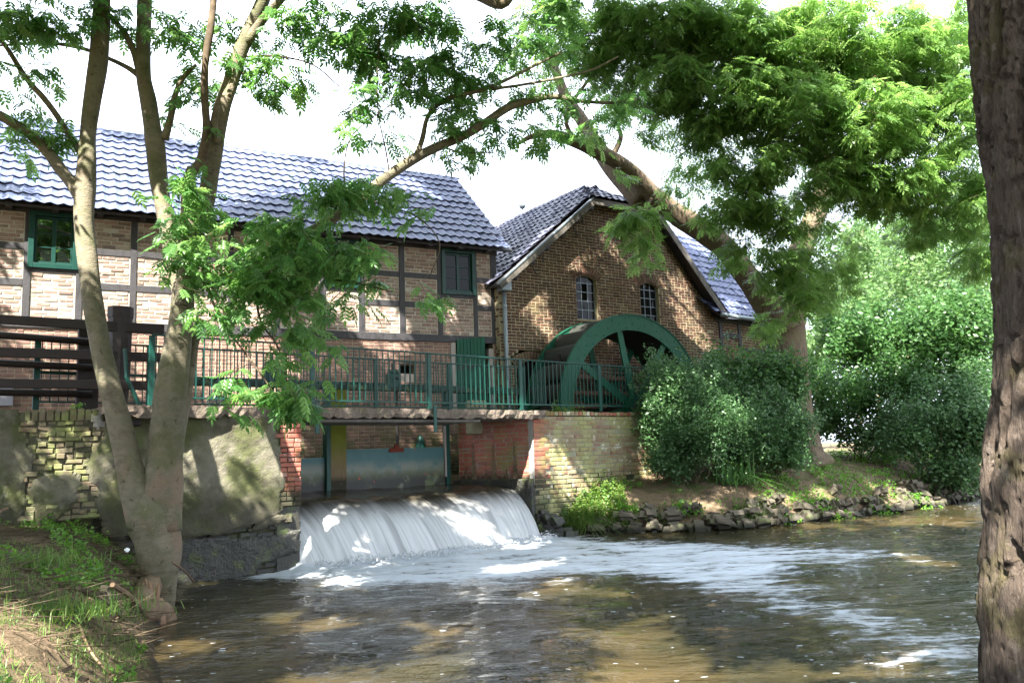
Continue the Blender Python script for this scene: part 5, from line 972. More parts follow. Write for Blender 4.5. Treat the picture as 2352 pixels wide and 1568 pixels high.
limb(AT, 'limb', [(420, 700, 9.9, 44), (428, 620, 9.85, 46), (430, 540, 9.8, 42), (432, 470, 9.8, 40), (434, 420, 9.8, 38), (440, 384, 9.8, 22)], m, 12, 5, .06, 8)
limb(AT, 'stem', [(424, 650, 10.05, 50), (450, 560, 10.1, 46), (474, 460, 10.15, 48), (485, 390, 10.15, 46), (496, 320, 10.2, 44), (510, 250, 10.2, 44), (530, 190, 10.3, 44), (552, 120, 10.3, 42), (578, 60, 10.4, 40), (600, 10, 10.4, 36), (640, -90, 10.5, 30), (700, -260, 10.7, 20)], m, 14, 5, .04, 9)
limb(AT, 'limb', [(566, 100, 10.3, 26), (600, 50, 10.3, 26), (640, 5, 10.2, 22), (700, -60, 10.2, 16)], m, 10, 4, .04, 10)
limb(AT, 'limb', [(438, 400, 9.85, 26), (462, 370, 9.9, 26), (474, 300, 9.9, 20), (470, 220, 9.9, 18), (472, 140, 9.9, 17), (484, 60, 9.9, 18), (492, -20, 10, 16), (500, -150, 10, 10)], 'twig', 10, 5, .05, 11)
limb(AT, 'limb', [(500, 330, 10.0, 24), (492, 280, 9.95, 20), (500, 240, 9.9, 16)], m, 10, 4, .06, 12)
limb(AT, 'limb', [(378, 320, 10.4, 24), (392, 270, 10.4, 20), (402, 220, 10.4, 17), (420, 180, 10.4, 14), (450, 150, 10.5, 9)], m, 10, 5, .05, 13)
limb(AT, 'limb', [(336, 190, 10.5, 20), (300, 160, 10.5, 15), (250, 135, 10.6, 12), (190, 112, 10.6, 12), (120, 100, 10.6, 10), (40, 102, 10.6, 7), (-60, 110, 10.6, 5)], m, 9, 5, .05, 14)
limb(AT, 'limb', [(322, 165, 10.5, 22), (308, 120, 10.5, 20), (285, 75, 10.5, 17), (255, 40, 10.5, 13), (220, 0, 10.5, 10)], m, 9, 5, .05, 15)
# the long arching limb over the house
limb(AT, 'limb', [(430, 650, 10.1, 34), (520, 640, 10.1, 33), (600, 600, 10.2, 32), (680, 552, 10.3, 31), (760, 505, 10.4, 30), (830, 455, 10.5, 29), (890, 405, 10.6, 28), (950, 365, 10.7, 28), (1000, 340, 10.8, 27), (1060, 315, 10.9, 25), (1110, 285, 11, 24), (1165, 248, 11.1, 22), (1215, 232, 11.2, 20), (1270, 222, 11.3, 17), (1330, 232, 11.4, 12), (1400, 236, 11.5, 9), (1460, 228, 11.6, 6)], m, 14, 5, .04, 16)
limb(AT, 'limb', [(955, 362, 10.7, 18), (970, 320, 10.7, 15), (980, 275, 10.75, 13), (1000, 245, 10.8, 13), (1040, 222, 10.8, 12), (1090, 212, 10.9, 11), (1150, 190, 10.9, 10), (1210, 160, 11, 8), (1290, 120, 11, 6)], m, 9, 5, .05, 17)
limb(AT, 'limb', [(1130, 205, 10.9, 9), (1200, 195, 11, 8), (1280, 180, 11, 7), (1360, 160, 11.1, 6), (1420, 130, 11.1, 4)], m, 8, 5, .05, 18)
for k, pts in enumerate(([(895, 400, 10.6, 4), (885, 340, 10.5, 4), (870, 270, 10.4, 3), (866, 190, 10.4, 3), (872, 90, 10.4, 3)], [(800, 470, 10.5, 4), (790, 400, 10.3, 4), (800, 330, 10.3, 3), (830, 290, 10.3, 3), (900, 240, 10.4, 3)], [(640, 600, 10.2, 7), (700, 610, 10, 6), (760, 640, 9.8, 5), (820, 650, 9.8, 4), (900, 670, 9.8, 3)], [(600, 600, 10.2, 7), (590, 680, 9.8, 6), (600, 740, 9.6, 5), (640, 800, 9.5, 4), (660, 880, 9.4, 3)],
                          [(560, 130, 10.3, 6), (640, 130, 10.3, 5), (720, 150, 10.3, 4), (780, 200, 10.3, 3)], [(540, 170, 10.3, 6), (620, 170, 10.3, 5), (690, 230, 10.3, 4)], [(1010, 335, 10.8, 6), (1060, 350, 10.7, 4), (1130, 350, 10.6, 3)], [(410, 690, 9.95, 6), (450, 640, 9.6, 5), (520, 600, 9.4, 4)], [(470, 640, 10, 8), (500, 720, 9.6, 6), (540, 780, 9.4, 5), (600, 860, 9.3, 4), (640, 920, 9.3, 3)], [(830, 455, 10.5, 6), (880, 470, 10.4, 5), (960, 500, 10.3, 3), (1010, 560, 10.3, 3), (985, 640, 10.2, 2)])):
    limb(AT, 'branch', pts, 'twig', 6, 4, .05, 30+k)
BL_ = lambda L, k=1.: [(*pxblob(u, v, Y, ru, rv), max(1, int(n*k))) for u, v, Y, ru, rv, n in L]
b_main = BL_([(480, 590, 9.5, 100, 60, 26), (590, 560, 9.5, 120, 60, 32), (690, 500, 9.6, 110, 55, 26), (780, 450, 9.8, 100, 45, 22), (860, 440, 10, 70, 40, 12), (560, 670, 9.3, 100, 50, 24), (650, 640, 9.4, 110, 55, 28), (680, 730, 9.3, 70, 50, 16), (760, 600, 9.6, 90, 50, 20), (840, 560, 9.8, 60, 40, 11), (830, 640, 9.9, 45, 30, 6), (410, 410, 9.4, 50, 45, 9), (450, 470, 9.4, 60, 50, 11), (400, 500, 9.4, 40, 40, 6), (640, 890, 9.1, 75, 36, 15), (700, 920, 9.1, 45, 34, 9), (560, 870, 9.1, 40, 28, 6), (530, 750, 9.1, 40, 40, 6), (620, 800, 9.2, 50, 40, 7), (930, 460, 10.2, 60, 30, 8), (985, 475, 10.3, 30, 25, 3), (985, 665, 10.1, 34, 22, 4), (800, 690, 9.9, 30, 26, 4), (740, 800, 9.4, 30, 40, 4), (470, 700, 9.2, 50, 36, 7), (420, 560, 9.3, 50, 35, 6), (350, 590, 9.3, 40, 26, 3), (250, 400, 9.6, 30, 24, 2), (520, 920, 9.1, 22, 22, 2), (690, 570, 9.4, 120, 90, 22)], .62)
b_up = BL_([(50, 60, 10, 80, 60, 13), (120, 40, 10, 100, 45, 13), (40, 160, 10, 60, 50, 7), (80, 270, 10, 50, 50, 5), (170, 320, 10.3, 60, 22, 5), (60, 330, 10.3, 40, 20, 3), (290, 30, 10.4, 70, 40, 8), (400, 80, 10.4, 70, 60, 12), (420, 190, 10.5, 60, 36, 8), (390, 270, 10.5, 25, 25, 2), (540, 60, 10.4, 60, 50, 8), (590, 150, 10.3, 60, 40, 8), (640, 200, 10.3, 90, 26, 9), (700, 40, 10.4, 110, 45, 17), (790, 110, 10.5, 90, 50, 17), (880, 50, 10.6, 110, 50, 19), (900, 150, 10.6, 90, 50, 16), (860, 220, 10.5, 90, 36, 12), (800, 300, 10.4, 50, 26, 5), (880, 320, 10.6, 40, 26, 4), (960, 210, 10.7, 70, 40, 9), (1010, 110, 10.9, 80, 60, 14), (1000, 280, 10.8, 60, 36, 7), (1080, 170, 10.9, 80, 40, 11), (1080, 250, 11, 70, 30, 8), (1070, 350, 10.9, 60, 30, 5), (1160, 300, 11.1, 70, 36, 9), (1240, 320, 11.2, 60, 26, 6), (1180, 100, 11, 100, 60, 17), (1230, 210, 11.2, 70, 40, 9), (1330, 230, 11.4, 80, 40, 10), (1330, 290, 11.4, 50, 26, 5), (1290, 60, 11.2, 100, 60, 16), (470, 300, 10, 20, 40, 3), (1420, 240, 11.5, 60, 40, 7), (960, 40, 10.8, 100, 30, 12), (860, 400, 10.6, 40, 20, 3)], .66)
foliage(AT, 'foliage', b_main, CLH, 'leaf_ash', 41, 8, .98, singles=300, pad=-.02)
foliage(AT, 'foliage', b_up, CLH, 'leaf_ash', 42, 8, .95, pad=-.05, dens=1.75)
# ================================================================== BIG LEANING ASH
bb_ = PY(1830, 1055, 21); BT = thing('big_leaning_ash', 'massive old ash by the wing with one limb leaning over the gable', 'tree', (bb_[0], bb_[1], 1.2)); mb = 'bark_big'
limb(BT, 'trunk', [(1848, 1075, 21, 130), (1838, 1040, 21, 100), (1828, 960, 21, 84), (1820, 880, 21, 80), (1808, 800, 21, 82), (1800, 740, 21, 90), (1794, 690, 21, 92)], mb, 20, 6, .04, 50)
limb(BT, 'limb', [(1800, 760, 21, 92), (1765, 700, 20.9, 70), (1730, 655, 20.8, 60), (1690, 600, 20.6, 56), (1650, 555, 20.4, 54), (1600, 520, 20.2, 52), (1550, 490, 20, 50), (1500, 450, 19.7, 46), (1460, 405, 19.4, 44), (1415, 370, 19.1, 38), (1365, 345, 18.8, 34), (1320, 325, 18.5, 28), (1270, 308, 18.2, 22), (1225, 312, 18, 15), (1190, 330, 17.8, 8)], mb, 16, 5, .05, 51)
limb(BT, 'limb', [(1480, 460, 19.8, 62), (1440, 420, 20, 54), (1400, 375, 20.2, 46), (1365, 325, 20.4, 38), (1335, 275, 20.6, 32), (1300, 225, 20.8, 26), (1275, 160, 21, 20), (1240, 90, 21, 16)], mb, 14, 5, .05, 52)
limb(BT, 'limb', [(1795, 740, 21, 80), (1812, 660, 21, 66), (1838, 580, 21.1, 58), (1870, 500, 21.2, 50), (1890, 440, 21.3, 44), (1880, 360, 21.4, 40), (1865, 280, 21.5, 36), (1850, 180, 21.6, 30), (1860, 60, 21.8, 26), (1870, -120, 22, 18)], mb, 14, 5, .05, 53)
limb(BT, 'limb', [(1890, 470, 21.2, 36), (1930, 430, 20.6, 30), (1990, 350, 20, 26), (2040, 240, 19.4, 22), (2080, 100, 19, 16), (2100, -40, 18.6, 12)], mb, 12, 5, .05, 54)
limb(BT, 'limb', [(1400, 372, 19.2, 16), (1425, 320, 19.1, 13), (1420, 290, 19.1, 9)], mb, 8, 4, .05, 55)
limb(BT, 'limb', [(1180, -30, 17, 30), (1150, 10, 17, 26), (1090, -10, 17, 20), (1020, -30, 17, 16)], mb, 10, 4, .05, 56)
limb(BT, 'limb', [(1320, 330, 18.6, 12), (1300, 270, 18.5, 10), (1340, 200, 18.3, 8), (1440, 90, 18, 7), (1600, 40, 17.6, 6)], mb, 8, 4, .05, 57)
for k, pts in enumerate(([(1870, 300, 21, 9), (1960, 330, 19, 8), (2060, 400, 18, 7), (2160, 470, 17.5, 4)], [(1865, 200, 21, 9), (1760, 240, 19, 8), (1640, 300, 18, 6), (1560, 360, 17.5, 4)], [(2040, 240, 19.4, 9), (2120, 290, 18.6, 7), (2200, 380, 18, 5)], [(1500, 452, 19.6, 8), (1470, 500, 18.6, 6), (1468, 560, 18.2, 4)], [(1850, 120, 21, 9), (1720, 100, 19, 8), (1600, 60, 18, 7), (1480, 60, 17.6, 5)], [(1820, 640, 20.8, 8), (1880, 620, 19.6, 6), (1960, 640, 19, 4)], [(2080, 100, 19, 8), (2170, 60, 18, 6), (2260, 90, 17, 4)])): limb(BT, 'branch', pts, 'twig', 6, 4, .05, 70+k)
bB = BL_([(1400, 60, 16.5, 110, 60, 60), (1400, 160, 16.5, 90, 50, 34), (1540, 70, 16, 130, 80, 100), (1540, 190, 16, 110, 60, 60), (1680, 80, 16, 140, 90, 120), (1680, 220, 16, 140, 70, 90), (1830, 100, 16, 150, 100, 140), (1820, 260, 16, 150, 80, 110), (1990, 110, 16, 150, 110, 140), (1980, 290, 16, 150, 100, 130), (2140, 110, 16, 130, 110, 110), (2140, 280, 16, 120, 110, 100), (2230, 420, 16.5, 90, 120, 70), (2050, 430, 16.5, 130, 70, 80), (1890, 400, 16.5, 120, 70, 75), (1740, 370, 16.5, 110, 70, 65), (1620, 300, 16.5, 80, 50, 26), (1600, 390, 17.5, 60, 40, 10), (1680, 470, 17, 100, 55, 38), (1800, 490, 17, 90, 60, 45), (1690, 580, 17.5, 50, 50, 16), (1790, 600, 17.5, 80, 55, 32), (1830, 680, 18, 70, 50, 24), (1920, 560, 18, 70, 60, 22), (1900, 650, 18.5, 90, 50, 26), (1465, 500, 17.6, 50, 30, 10), (1480, 565, 17.6, 30, 50, 7), (1430, 515, 17.6, 25, 25, 3), (1500, 280, 17.5, 50, 50, 9), (1460, 240, 17.5, 70, 40, 14), (1360, 310, 18, 40, 24, 4), (1300, 120, 17, 80, 50, 18), (2260, 580, 17, 60, 60, 22), (2120, 520, 17.5, 80, 50, 24), (1760, 730, 18.2, 40, 40, 6), (1260, 20, 17, 80, 40, 16), (1540, 440, 18.4, 50, 30, 4), (1420, 400, 18, 30, 20, 2)], 2.1)
foliage(BT, 'foliage', bB, CLW, 'leaf_big', 43, 8, .92, keep=False, flt=lambda P: (vnoise(P[:, [0, 2]], 2.6, 610, 3) > -.24) & (vnoise(P[:, [0, 2]]*np.array([1, 1.3]), .55, 611, 2) > -.64), pad=.05, droop=.5, stick=.006)
# ================================================================== CROWNS ABOVE THE PICTURE, the same trees, unseen and shaped to dapple the scene
def outframe(P):
    u, v, d = proj(P); return ~((d > 0) & (u > -60) & (u < 2420) & (v > -35)) | ((d > 0) & (v > 1568))
qc = np.random.default_rng(44)
def shade_canopy(parent, seed, n, xr_, yr_, size, lift=0):
    q = np.random.default_rng(seed); x = q.uniform(*xr_, n); y = q.uniform(*yr_, n); zmin = np.maximum(6.8, 1.6+.66*y+.5)+lift; z = zmin+q.random(n)*3.2
    P = np.stack([x, y, z], -1); nzv = vnoise(P[:, :2], .45, 60, 2); P = P[nzv > -.34]
    foliage(parent, 'foliage', [(p, (.35, .35, .3), 1) for p in P], CLC, 'leaf_ash' if parent is not BT else 'leaf_big', seed, 9, size, pad=.27, flt=outframe, stick=0)
shade_canopy(AT, 45, 3100, (-13, 2), (3, 15.5), 1.5); shade_canopy(BT, 46, 3000, (-4, 5), (10, 18.5), 1.5)
# ================================================================== NEAR TRUNK AT RIGHT
NT_ = thing('furrowed_near_trunk', 'thick deeply furrowed trunk close by at the right edge of the view', 'tree', (2.35, 3.1, .3))
def near_trunk():
    edge = [(2222, -60), (2225, 0), (2232, 100), (2246, 250), (2268, 380), (2282, 500), (2290, 650), (2294, 750), (2293, 830), (2284, 930), (2270, 1020), (2263, 1110), (2272, 1200), (2266, 1280), (2262, 1380), (2268, 1568), (2250, 1800), (2180, 2100)]
    Y = 3.1; vs = [e[1] for e in edge]; v = np.linspace(-60, 2100, 330); e = np.interp(v, vs, [a[0] for a in edge]); R = .30; C = np.array([PY(e_+12+R*F/Y*1.03, v_, Y) for e_, v_ in zip(e, v)])
    topz = C[0].copy(); up_pts = [topz+np.array([.02*k, 0, .35*k]) for k in range(14, 0, -1)]; C = np.vstack([up_pts, C]); n = len(C); sg = 180; th = np.arange(sg)*2*math.pi/sg
    zz = C[:, 2]; A, Zg = np.meshgrid(th, zz, indexing='xy'); wrap = np.stack([A.ravel()*1.7+.18*np.sin(Zg.ravel()*3.1)+.5*np.sin(Zg.ravel()*.9), Zg.ravel()*.55], -1)
    r1 = np.abs(vnoise(wrap, 2.2, 90, 3)); r2 = np.abs(vnoise(wrap*np.array([1, 1.6]), 5.5, 91, 3)); r3 = vnoise(wrap*np.array([1, 3]), 9, 92, 2); seam = np.clip((A.ravel()-5.4)*0, 0, 1)
    rr = R*(1.02-.24*np.exp(-(r1/.045)**2)-.09*np.exp(-(r2/.05)**2)+.05*r3+.04*vnoise(wrap, 1.1, 93, 2))
    V = np.stack([np.repeat(C[:, 0], sg)+rr*np.cos(A.ravel()), np.repeat(C[:, 1], sg)+rr*np.sin(A.ravel()), np.repeat(C[:, 2], sg)], -1)-np.array([2.35, 3.1, .3])
    i, j = np.meshgrid(np.arange(n-1), np.arange(sg), indexing='ij'); j2 = (j+1) % sg; Fq = np.stack([i*sg+j, (i+1)*sg+j, (i+1)*sg+j2, i*sg+j2], -1).reshape(-1, 4); return V, Fq
V, Fq = near_trunk(); link('trunk', mesh_np('trunk', V, Fq, 'bark_near', smooth=True), NT_)
shade_canopy(NT_, 47, 4200, (-9, 8), (-8, 8), 1.5, 0)  # unseen overhead crown, added to shade the water
limb(NT_, 'limb', [(2400, -1500, 3.2, 300), (2000, -2400, 3.4, 200), (1500, -3600, 3.8, 120)], 'bark_near', 12, 5, .05, 95)
# ================================================================== SHRUBS AND UNDERGROWTH
def shrub(name, label, blobs, tmpl, mat, seed, base, per=1, size=1., stems=14, group=None, cat='shrub', shell=.45, dens=1.):
    T = thing(name, label, cat, base, 0, group); q = np.random.default_rng(seed); PP = []
    for (C, R, n) in blobs:
        C, R = np.asarray(C), np.asarray(R); n = int(n*dens); m = max(9, int(n/75)); n1 = int(n/m)
        for _ in range(m):
            d = q.normal(0, 1, 3); d /= np.linalg.norm(d); c = C+d*R*q.uniform(.35, .95)*np.array([1, 1, .95]); r_ = R.mean()*q.uniform(.22, .52)*np.array([1, 1, q.uniform(.7, 1.5)])
            dd = q.normal(0, 1, (n1, 3)); dd /= np.linalg.norm(dd, axis=1)[:, None]; PP.append(c+dd*(1-.55*q.random(n1)**1.2)[:, None]*r_)
        for _ in range(max(5, int(m*.8))):   # shoots standing out of the outline
            d = q.normal(0, 1, 3); d[2] = abs(d[2]); d /= np.linalg.norm(d); L = q.uniform(.15, .65); t = q.random(9); PP.append(C+d*R*.95+np.outer(t, (d*.6+np.array([q.normal(0, .3), 0, .5]))*L)+q.normal(0, .018, (9, 3)))
    P = np.concatenate(PP); P = P[P[:, 2] > height(P)+.03]; k = shaded(P, -.12); P = P[k | (q.random(len(P)) < .5)]; n = len(P); u, v, dd = proj(P)
    Ms = rotm(q.normal(0, .5, n), q.normal(.25, .45, n), q.uniform(0, 6.28, n))*(size*q.uniform(.6, 1.25, n))[:, None, None]; V, Fq, r = batch(tmpl[0], tmpl[1], Ms, P-np.array(base)); link('foliage', mesh_np('foliage', V, Fq, mat, r), T, kind='stuff')
    parts = []; b0 = np.array([0, 0, 0.])
    for s in range(stems):
        tgt = P[q.integers(n)]-np.array(base); st = np.array([q.normal(0, .22), q.normal(0, .15), -.05]); mid = (st+tgt)/2+q.normal(0, .12, 3)*np.array([1, 1, .3]); parts.append(tube(spline([st, mid, tgt], 3), [.014, .012, .010, .009, .007, .005, .003][:7], 5))
    V, Fl, r = merge(parts); link('stems', mesh_np('stems', V, Fl, 'twig'), T, kind='stuff'); print(label[:30], n); return T
def pb(u, v, Y, ru, rv, n): c, R = pxblob(u, v, Y, ru, rv); return (c, R, n)
C5 = clump(6, .062, .046, .12, 1); C6 = clump(5, .10, .055, .18, 2); C7 = clump(6, .16, .075, .34, 3)
def gp(u, v, Y): p = PY(u, v, Y); return (float(p[0]), float(p[1]), float(height(p[None])[0]))
shrub('snowberry_bush', 'broad grey green leafy bush hiding the right end of the railing', [pb(1540, 900, 18.2, 70, 60, 1500), (pb(1590, 990, 18, 110, 80, 3600)), pb(1560, 1040, 17.7, 70, 40, 1300), pb(1500, 940, 18, 34, 60, 500), pb(1620, 880, 18.8, 60, 50, 1000), pb(1520, 860, 18.4, 36, 40, 350)], C5, 'leaf_bush', 101, gp(1580, 1060, 18.2), 5, 1., 22)
shrub('snowberry_bush', 'rounded grey green bush between the broad bush and the big trunk', [pb(1720, 990, 18.8, 110, 70, 3400), pb(1780, 1020, 18.6, 60, 60, 1500), pb(1700, 920, 19.4, 80, 50, 1500), pb(1640, 960, 19, 50, 50, 700), pb(1815, 985, 18.9, 44, 70, 1100), pb(1800, 1050, 18.6, 60, 34, 700)], C5, 'leaf_bush', 102, gp(1730, 1060, 19), 5, 1., 22)
shrub('dark_shrub', 'dark green shrub under the wing wall left of the big trunk', [pb(1740, 870, 20.4, 90, 50, 1500), pb(1800, 900, 20, 60, 50, 1100), pb(1660, 860, 20.2, 60, 36, 700)], C6, 'leaf_dark', 103, gp(1740, 1000, 20.5), 5, 1., 10)
shrub('understory_shrub', 'tall dark shrub filling the gap right of the big trunk', [pb(1950, 900, 23, 110, 70, 1700), pb(1930, 980, 23.5, 80, 50, 900), pb(2060, 900, 23, 90, 70, 1400), pb(2020, 1000, 23.5, 90, 50, 900)], C6, 'leaf_dark', 104, gp(1970, 1030, 23.5), 5, 1.2, 16, dens=.75)
shrub('bank_shrub', 'pale green shrub on the bank beside the near furrowed trunk', [pb(2150, 960, 21.5, 110, 80, 2400), pb(2220, 1000, 21.2, 70, 80, 1500), pb(2080, 1010, 21.5, 70, 60, 1100), pb(2190, 1080, 21, 80, 40, 900), pb(2230, 880, 21.5, 60, 60, 900)], C6, 'leaf_bush', 105, gp(2150, 1085, 21.6), 5, 1., 20)
shrub('understory_shrub', 'leafy maple like sapling clump above the pale bank shrub', [pb(2080, 790, 23, 120, 90, 2300), pb(2200, 760, 22.5, 90, 110, 2000), pb(1960, 780, 23.5, 80, 80, 1300)], C6, 'leaf_dark', 106, gp(2110, 1040, 24), 5, 1.5, 16, dens=.6)
def bgtree(label, u, v, Y, w, pts, blobs, seed, mat='leaf_far', tm=C7, size=1.3):
    b = PY(u, v, Y); z0 = float(height(b[None])[0]); T = thing('background_tree', label, 'tree', (float(b[0]), float(b[1]), z0), 0, 'trees beyond the mill')
    P = [(u, v, Y, w)]+pts; limb(T, 'trunk', P, 'bark_big', 10, 4, .05, seed)
    q = np.random.default_rng(seed); PP = np.concatenate([np.asarray(C)+(lambda d: d/np.linalg.norm(d, axis=1)[:, None])(q.normal(0, 1, (n, 3)))*(q.random(n)**.45)[:, None]*np.asarray(R) for C, R, n in blobs]); PP = PP[vnoise(PP[:, [0, 2]], .55, seed, 2) > -.12]; n = len(PP)
    Ms = rotm(q.normal(0, .5, n), q.normal(.25, .4, n), q.uniform(0, 6.28, n))*(size*q.uniform(.6, 1.2, n))[:, None, None]; V, Fq, r = batch(tm[0], tm[1], Ms, PP-np.array(T.location)); link('foliage', mesh_np('foliage', V, Fq, mat, r), T, kind='stuff'); return T
shrub('young_ash', 'airy young tree filling the space between big ash and near trunk', [pb(1930, 720, 25, 80, 110, 1000), pb(1960, 600, 26, 70, 80, 700), pb(2060, 690, 26, 90, 120, 1200), pb(2180, 640, 25, 90, 130, 1300), pb(2240, 520, 24, 60, 100, 700), pb(2090, 560, 26, 70, 70, 600), pb(1890, 820, 25, 50, 70, 500), pb(2250, 800, 23, 40, 100, 500)], C6, 'leaf_far', 107, gp(2090, 1035, 25), 5, 1.5, 20, None, 'tree', dens=.55)
bgtree('slender pale leaved tree behind the tall dark shrub', 1975, 1000, 34, 14, [(1972, 800, 34, 12), (1985, 640, 34, 9), (1980, 520, 34, 5)], [pb(1980, 640, 34, 90, 110, 1100), pb(1950, 760, 33, 80, 80, 900), pb(2000, 540, 35, 60, 60, 400)], 201)
bgtree('pale leaved tree standing in the middle of the bright gap', 2090, 1000, 38, 16, [(2085, 800, 38, 14), (2100, 620, 38, 10), (2095, 480, 38, 6)], [pb(2090, 620, 38, 90, 110, 1100), pb(2120, 740, 37, 100, 80, 1000), pb(2060, 520, 39, 70, 60, 400)], 202)
bgtree('broad pale tree showing beside the near furrowed trunk', 2230, 1000, 32, 26, [(2225, 800, 32, 22), (2235, 650, 32, 20), (2215, 560, 32, 18), (2195, 500, 32, 15), (2150, 450, 31, 9)], [pb(2230, 600, 32, 90, 120, 1100), pb(2200, 740, 31, 90, 90, 900), pb(2240, 480, 32, 80, 80, 600)], 203)
bgtree('dense tree partly hidden by the big ash trunk', 1880, 1000, 40, 20, [(1880, 850, 40, 16), (1885, 700, 40, 10)], [pb(1880, 720, 40, 90, 90, 700), pb(1900, 830, 40, 90, 80, 800)], 204)
bgtree('low rounded tree behind the tall dark shrub', 2020, 1010, 46, 14, [(2020, 900, 46, 10)], [pb(2020, 850, 46, 130, 80, 1000)], 205)
bgtree('low rounded tree far behind the bank shrub', 2180, 1005, 44, 14, [(2180, 900, 44, 10)], [pb(2170, 850, 44, 130, 90, 1100)], 206)
# ---- grass, weeds, litter
def blades(name, P, h, w, mat, seed, lean=.5, parent=None, label=None, cat=None, curve=.35):
    q = np.random.default_rng(seed); n = len(P); az_ = q.uniform(0, 6.28, n); L = h*q.uniform(.5, 1.4, n); ln = np.abs(q.normal(0, lean, n)); D = np.stack([np.cos(az_)*ln, np.sin(az_)*ln, np.ones(n)], -1); D /= np.linalg.norm(D, axis=1)[:, None]; S = np.stack([-np.sin(az_), np.cos(az_), np.zeros(n)], -1)*w/2
    m1 = P+D*L[:, None]*.55; tp = P+D*L[:, None]+np.stack([np.cos(az_), np.sin(az_), -np.ones(n)*.6], -1)*L[:, None]*curve*ln[:, None]; V = np.stack([P+S, P-S, m1-S*.8, m1+S*.8, tp], 1).reshape(-1, 3); b = (np.arange(n)*5)[:, None]
    o = link(name, mesh_np(name, V, [b+np.array([[0, 1, 2, 3]]), b+np.array([[3, 2, 4]])], mat, np.repeat(q.random(n), 5)), parent)
    if parent is None and label is None: o['kind'] = 'stuff'
    return o
qg = np.random.default_rng(300)
def scatter(n, x0, x1, y0, y1, cond, seed):
    q = np.random.default_rng(seed); P = np.stack([q.uniform(x0, x1, n), q.uniform(y0, y1, n)], -1); k = cond(P); P = P[k]; z = height(P); ins = inside(P, RIVER); P = P[~ins]; z = z[~ins]; return np.column_stack([P, z-.005])
condL = lambda P: (seg_dist(P, RIVER, True) > .1) & (((P-LW.o[:2])@LW.y[:2]) < -.1)
G = scatter(42000, -8, -1.5, 3, 12, lambda P: condL(P) & (vnoise(P, .8, 301, 3)+.22*np.clip((8.2-P[:, 1])/3, -1, 1) > .03), 302); blades('grass', G, .075, .006, 'grass', 303, .9)
G = scatter(26000, 1, 15, 16.6, 27, lambda P: (vnoise(P, .7, 305, 3) > .10) & (seg_dist(P, RIVER, True) < 3) & (seg_dist(P, RIVER, True) > .35), 306); blades('grass', G, .11, .010, 'grass', 307, .8)
# weeds and ivy leaves
WL = clump(5, .06, .05, .07, 7)
def weeds(P, seed, mat='weed', size=1., lift=.05):
    q = np.random.default_rng(seed); n = len(P); Ms = rotm(q.normal(0, .4, n), q.normal(0, .4, n), q.uniform(0, 6.28, n))*(size*q.uniform(.5, 1.2, n))[:, None, None]; V, Fq, r = batch(WL[0], WL[1], Ms, P+np.array([0, 0, lift])+np.stack([q.normal(0, .01, n)]*2+[np.abs(q.normal(0, lift, n))], -1)); link('ground_ivy', mesh_np('ground_ivy', V, Fq, mat, r), kind='stuff')
weeds(scatter(9000, -6.5, -1.5, 3, 11, lambda P: condL(P) & (vnoise(P, 1.3, 310, 2) > .20), 311), 312, 'weed', .75)
weeds(scatter(16000, 1, 15, 16.6, 27, lambda P: (vnoise(P, .9, 313, 2) > .05) & (seg_dist(P, RIVER, True) < 3.5) & (seg_dist(P, RIVER, True) > .2), 314), 315, 'weed', 1., .06)
weeds(scatter(1500, .8, 2.2, 16.5, 17.6, lambda P: np.ones(len(P), bool), 316), 317, 'grass', .9, .12)
# litter: twigs and straw
def litter(P, seed, mat='drytwig', L=.16, r=.0035):
    q = np.random.default_rng(seed); n = len(P); a = q.uniform(0, 6.28, n); r = r*(.4 if mat == 'drytwig' else 1)+.0*r; d = np.stack([np.cos(a), np.sin(a), q.normal(.05, .12, n)], -1)*(L*q.uniform(.4, 1.8, n))[:, None]; P = P+np.array([0, 0, .012]); V, Fq = sticks(P, P+d, r); link('leaf_litter', mesh_np('leaf_litter', V, Fq, mat, np.repeat(q.random(n), 4)), kind='stuff')
litter(scatter(8000, -8, -1.5, 3, 12.5, condL, 320), 321); litter(scatter(9000, 1, 15, 16.6, 27, lambda P: seg_dist(P, RIVER, True) < 4, 322), 323, 'drytwig', .20, .004)
litter(scatter(3000, -6, -2, 5, 11.5, condL, 324), 325, 'twig', .3, .006)
# grass tufts hanging at the abutment foot and on the stones
def tuft(label, u, v, Y, n, h, mat, r=.12, lean=1.0, w=.008, curve=.9, name='grass_tuft', cat='grass tuft', group=None):
    b = gp(u, v, Y); T = thing(name, label, cat, b, 0, group); q = np.random.default_rng(int(u)); P = np.stack([q.normal(0, r, n), q.normal(0, r*.6, n), np.zeros(n)], -1); blades('blades', P, h, w, mat, int(u)+1, lean, T, curve=curve)['kind'] = 'stuff'
tuft('long hanging grass tuft at the foot of the brick abutment', 1345, 1175, 16.75, 900, .34, 'grass', .16, 1.2); tuft('shaggy grass tuft among the stones left of the strap leaved plant', 1480, 1180, 16.9, 350, .24, 'grass', .14, .9); tuft('tall fine grass tuft rising from the waterline stones', 1725, 1185, 17.0, 600, .34, 'grass', .13, .5)
tuft('strap leaved iris plant spreading over the far bank', 1690, 1110, 18.0, 130, .62, 'iris', .20, 1.1, .028, .7, 'iris_plant', 'plant'); tuft('small grass tuft in front of the forked ash base', 345, 1195, 10.4, 120, .22, 'grass', .06, .4); tuft('grass tuft on the near left bank slope', 60, 1330, 7.6, 500, .16, 'grass', .25, .7); tuft('sunny grass tuft at the bottom corner of the left bank', 120, 1500, 6.0, 700, .13, 'grass', .3, .7)
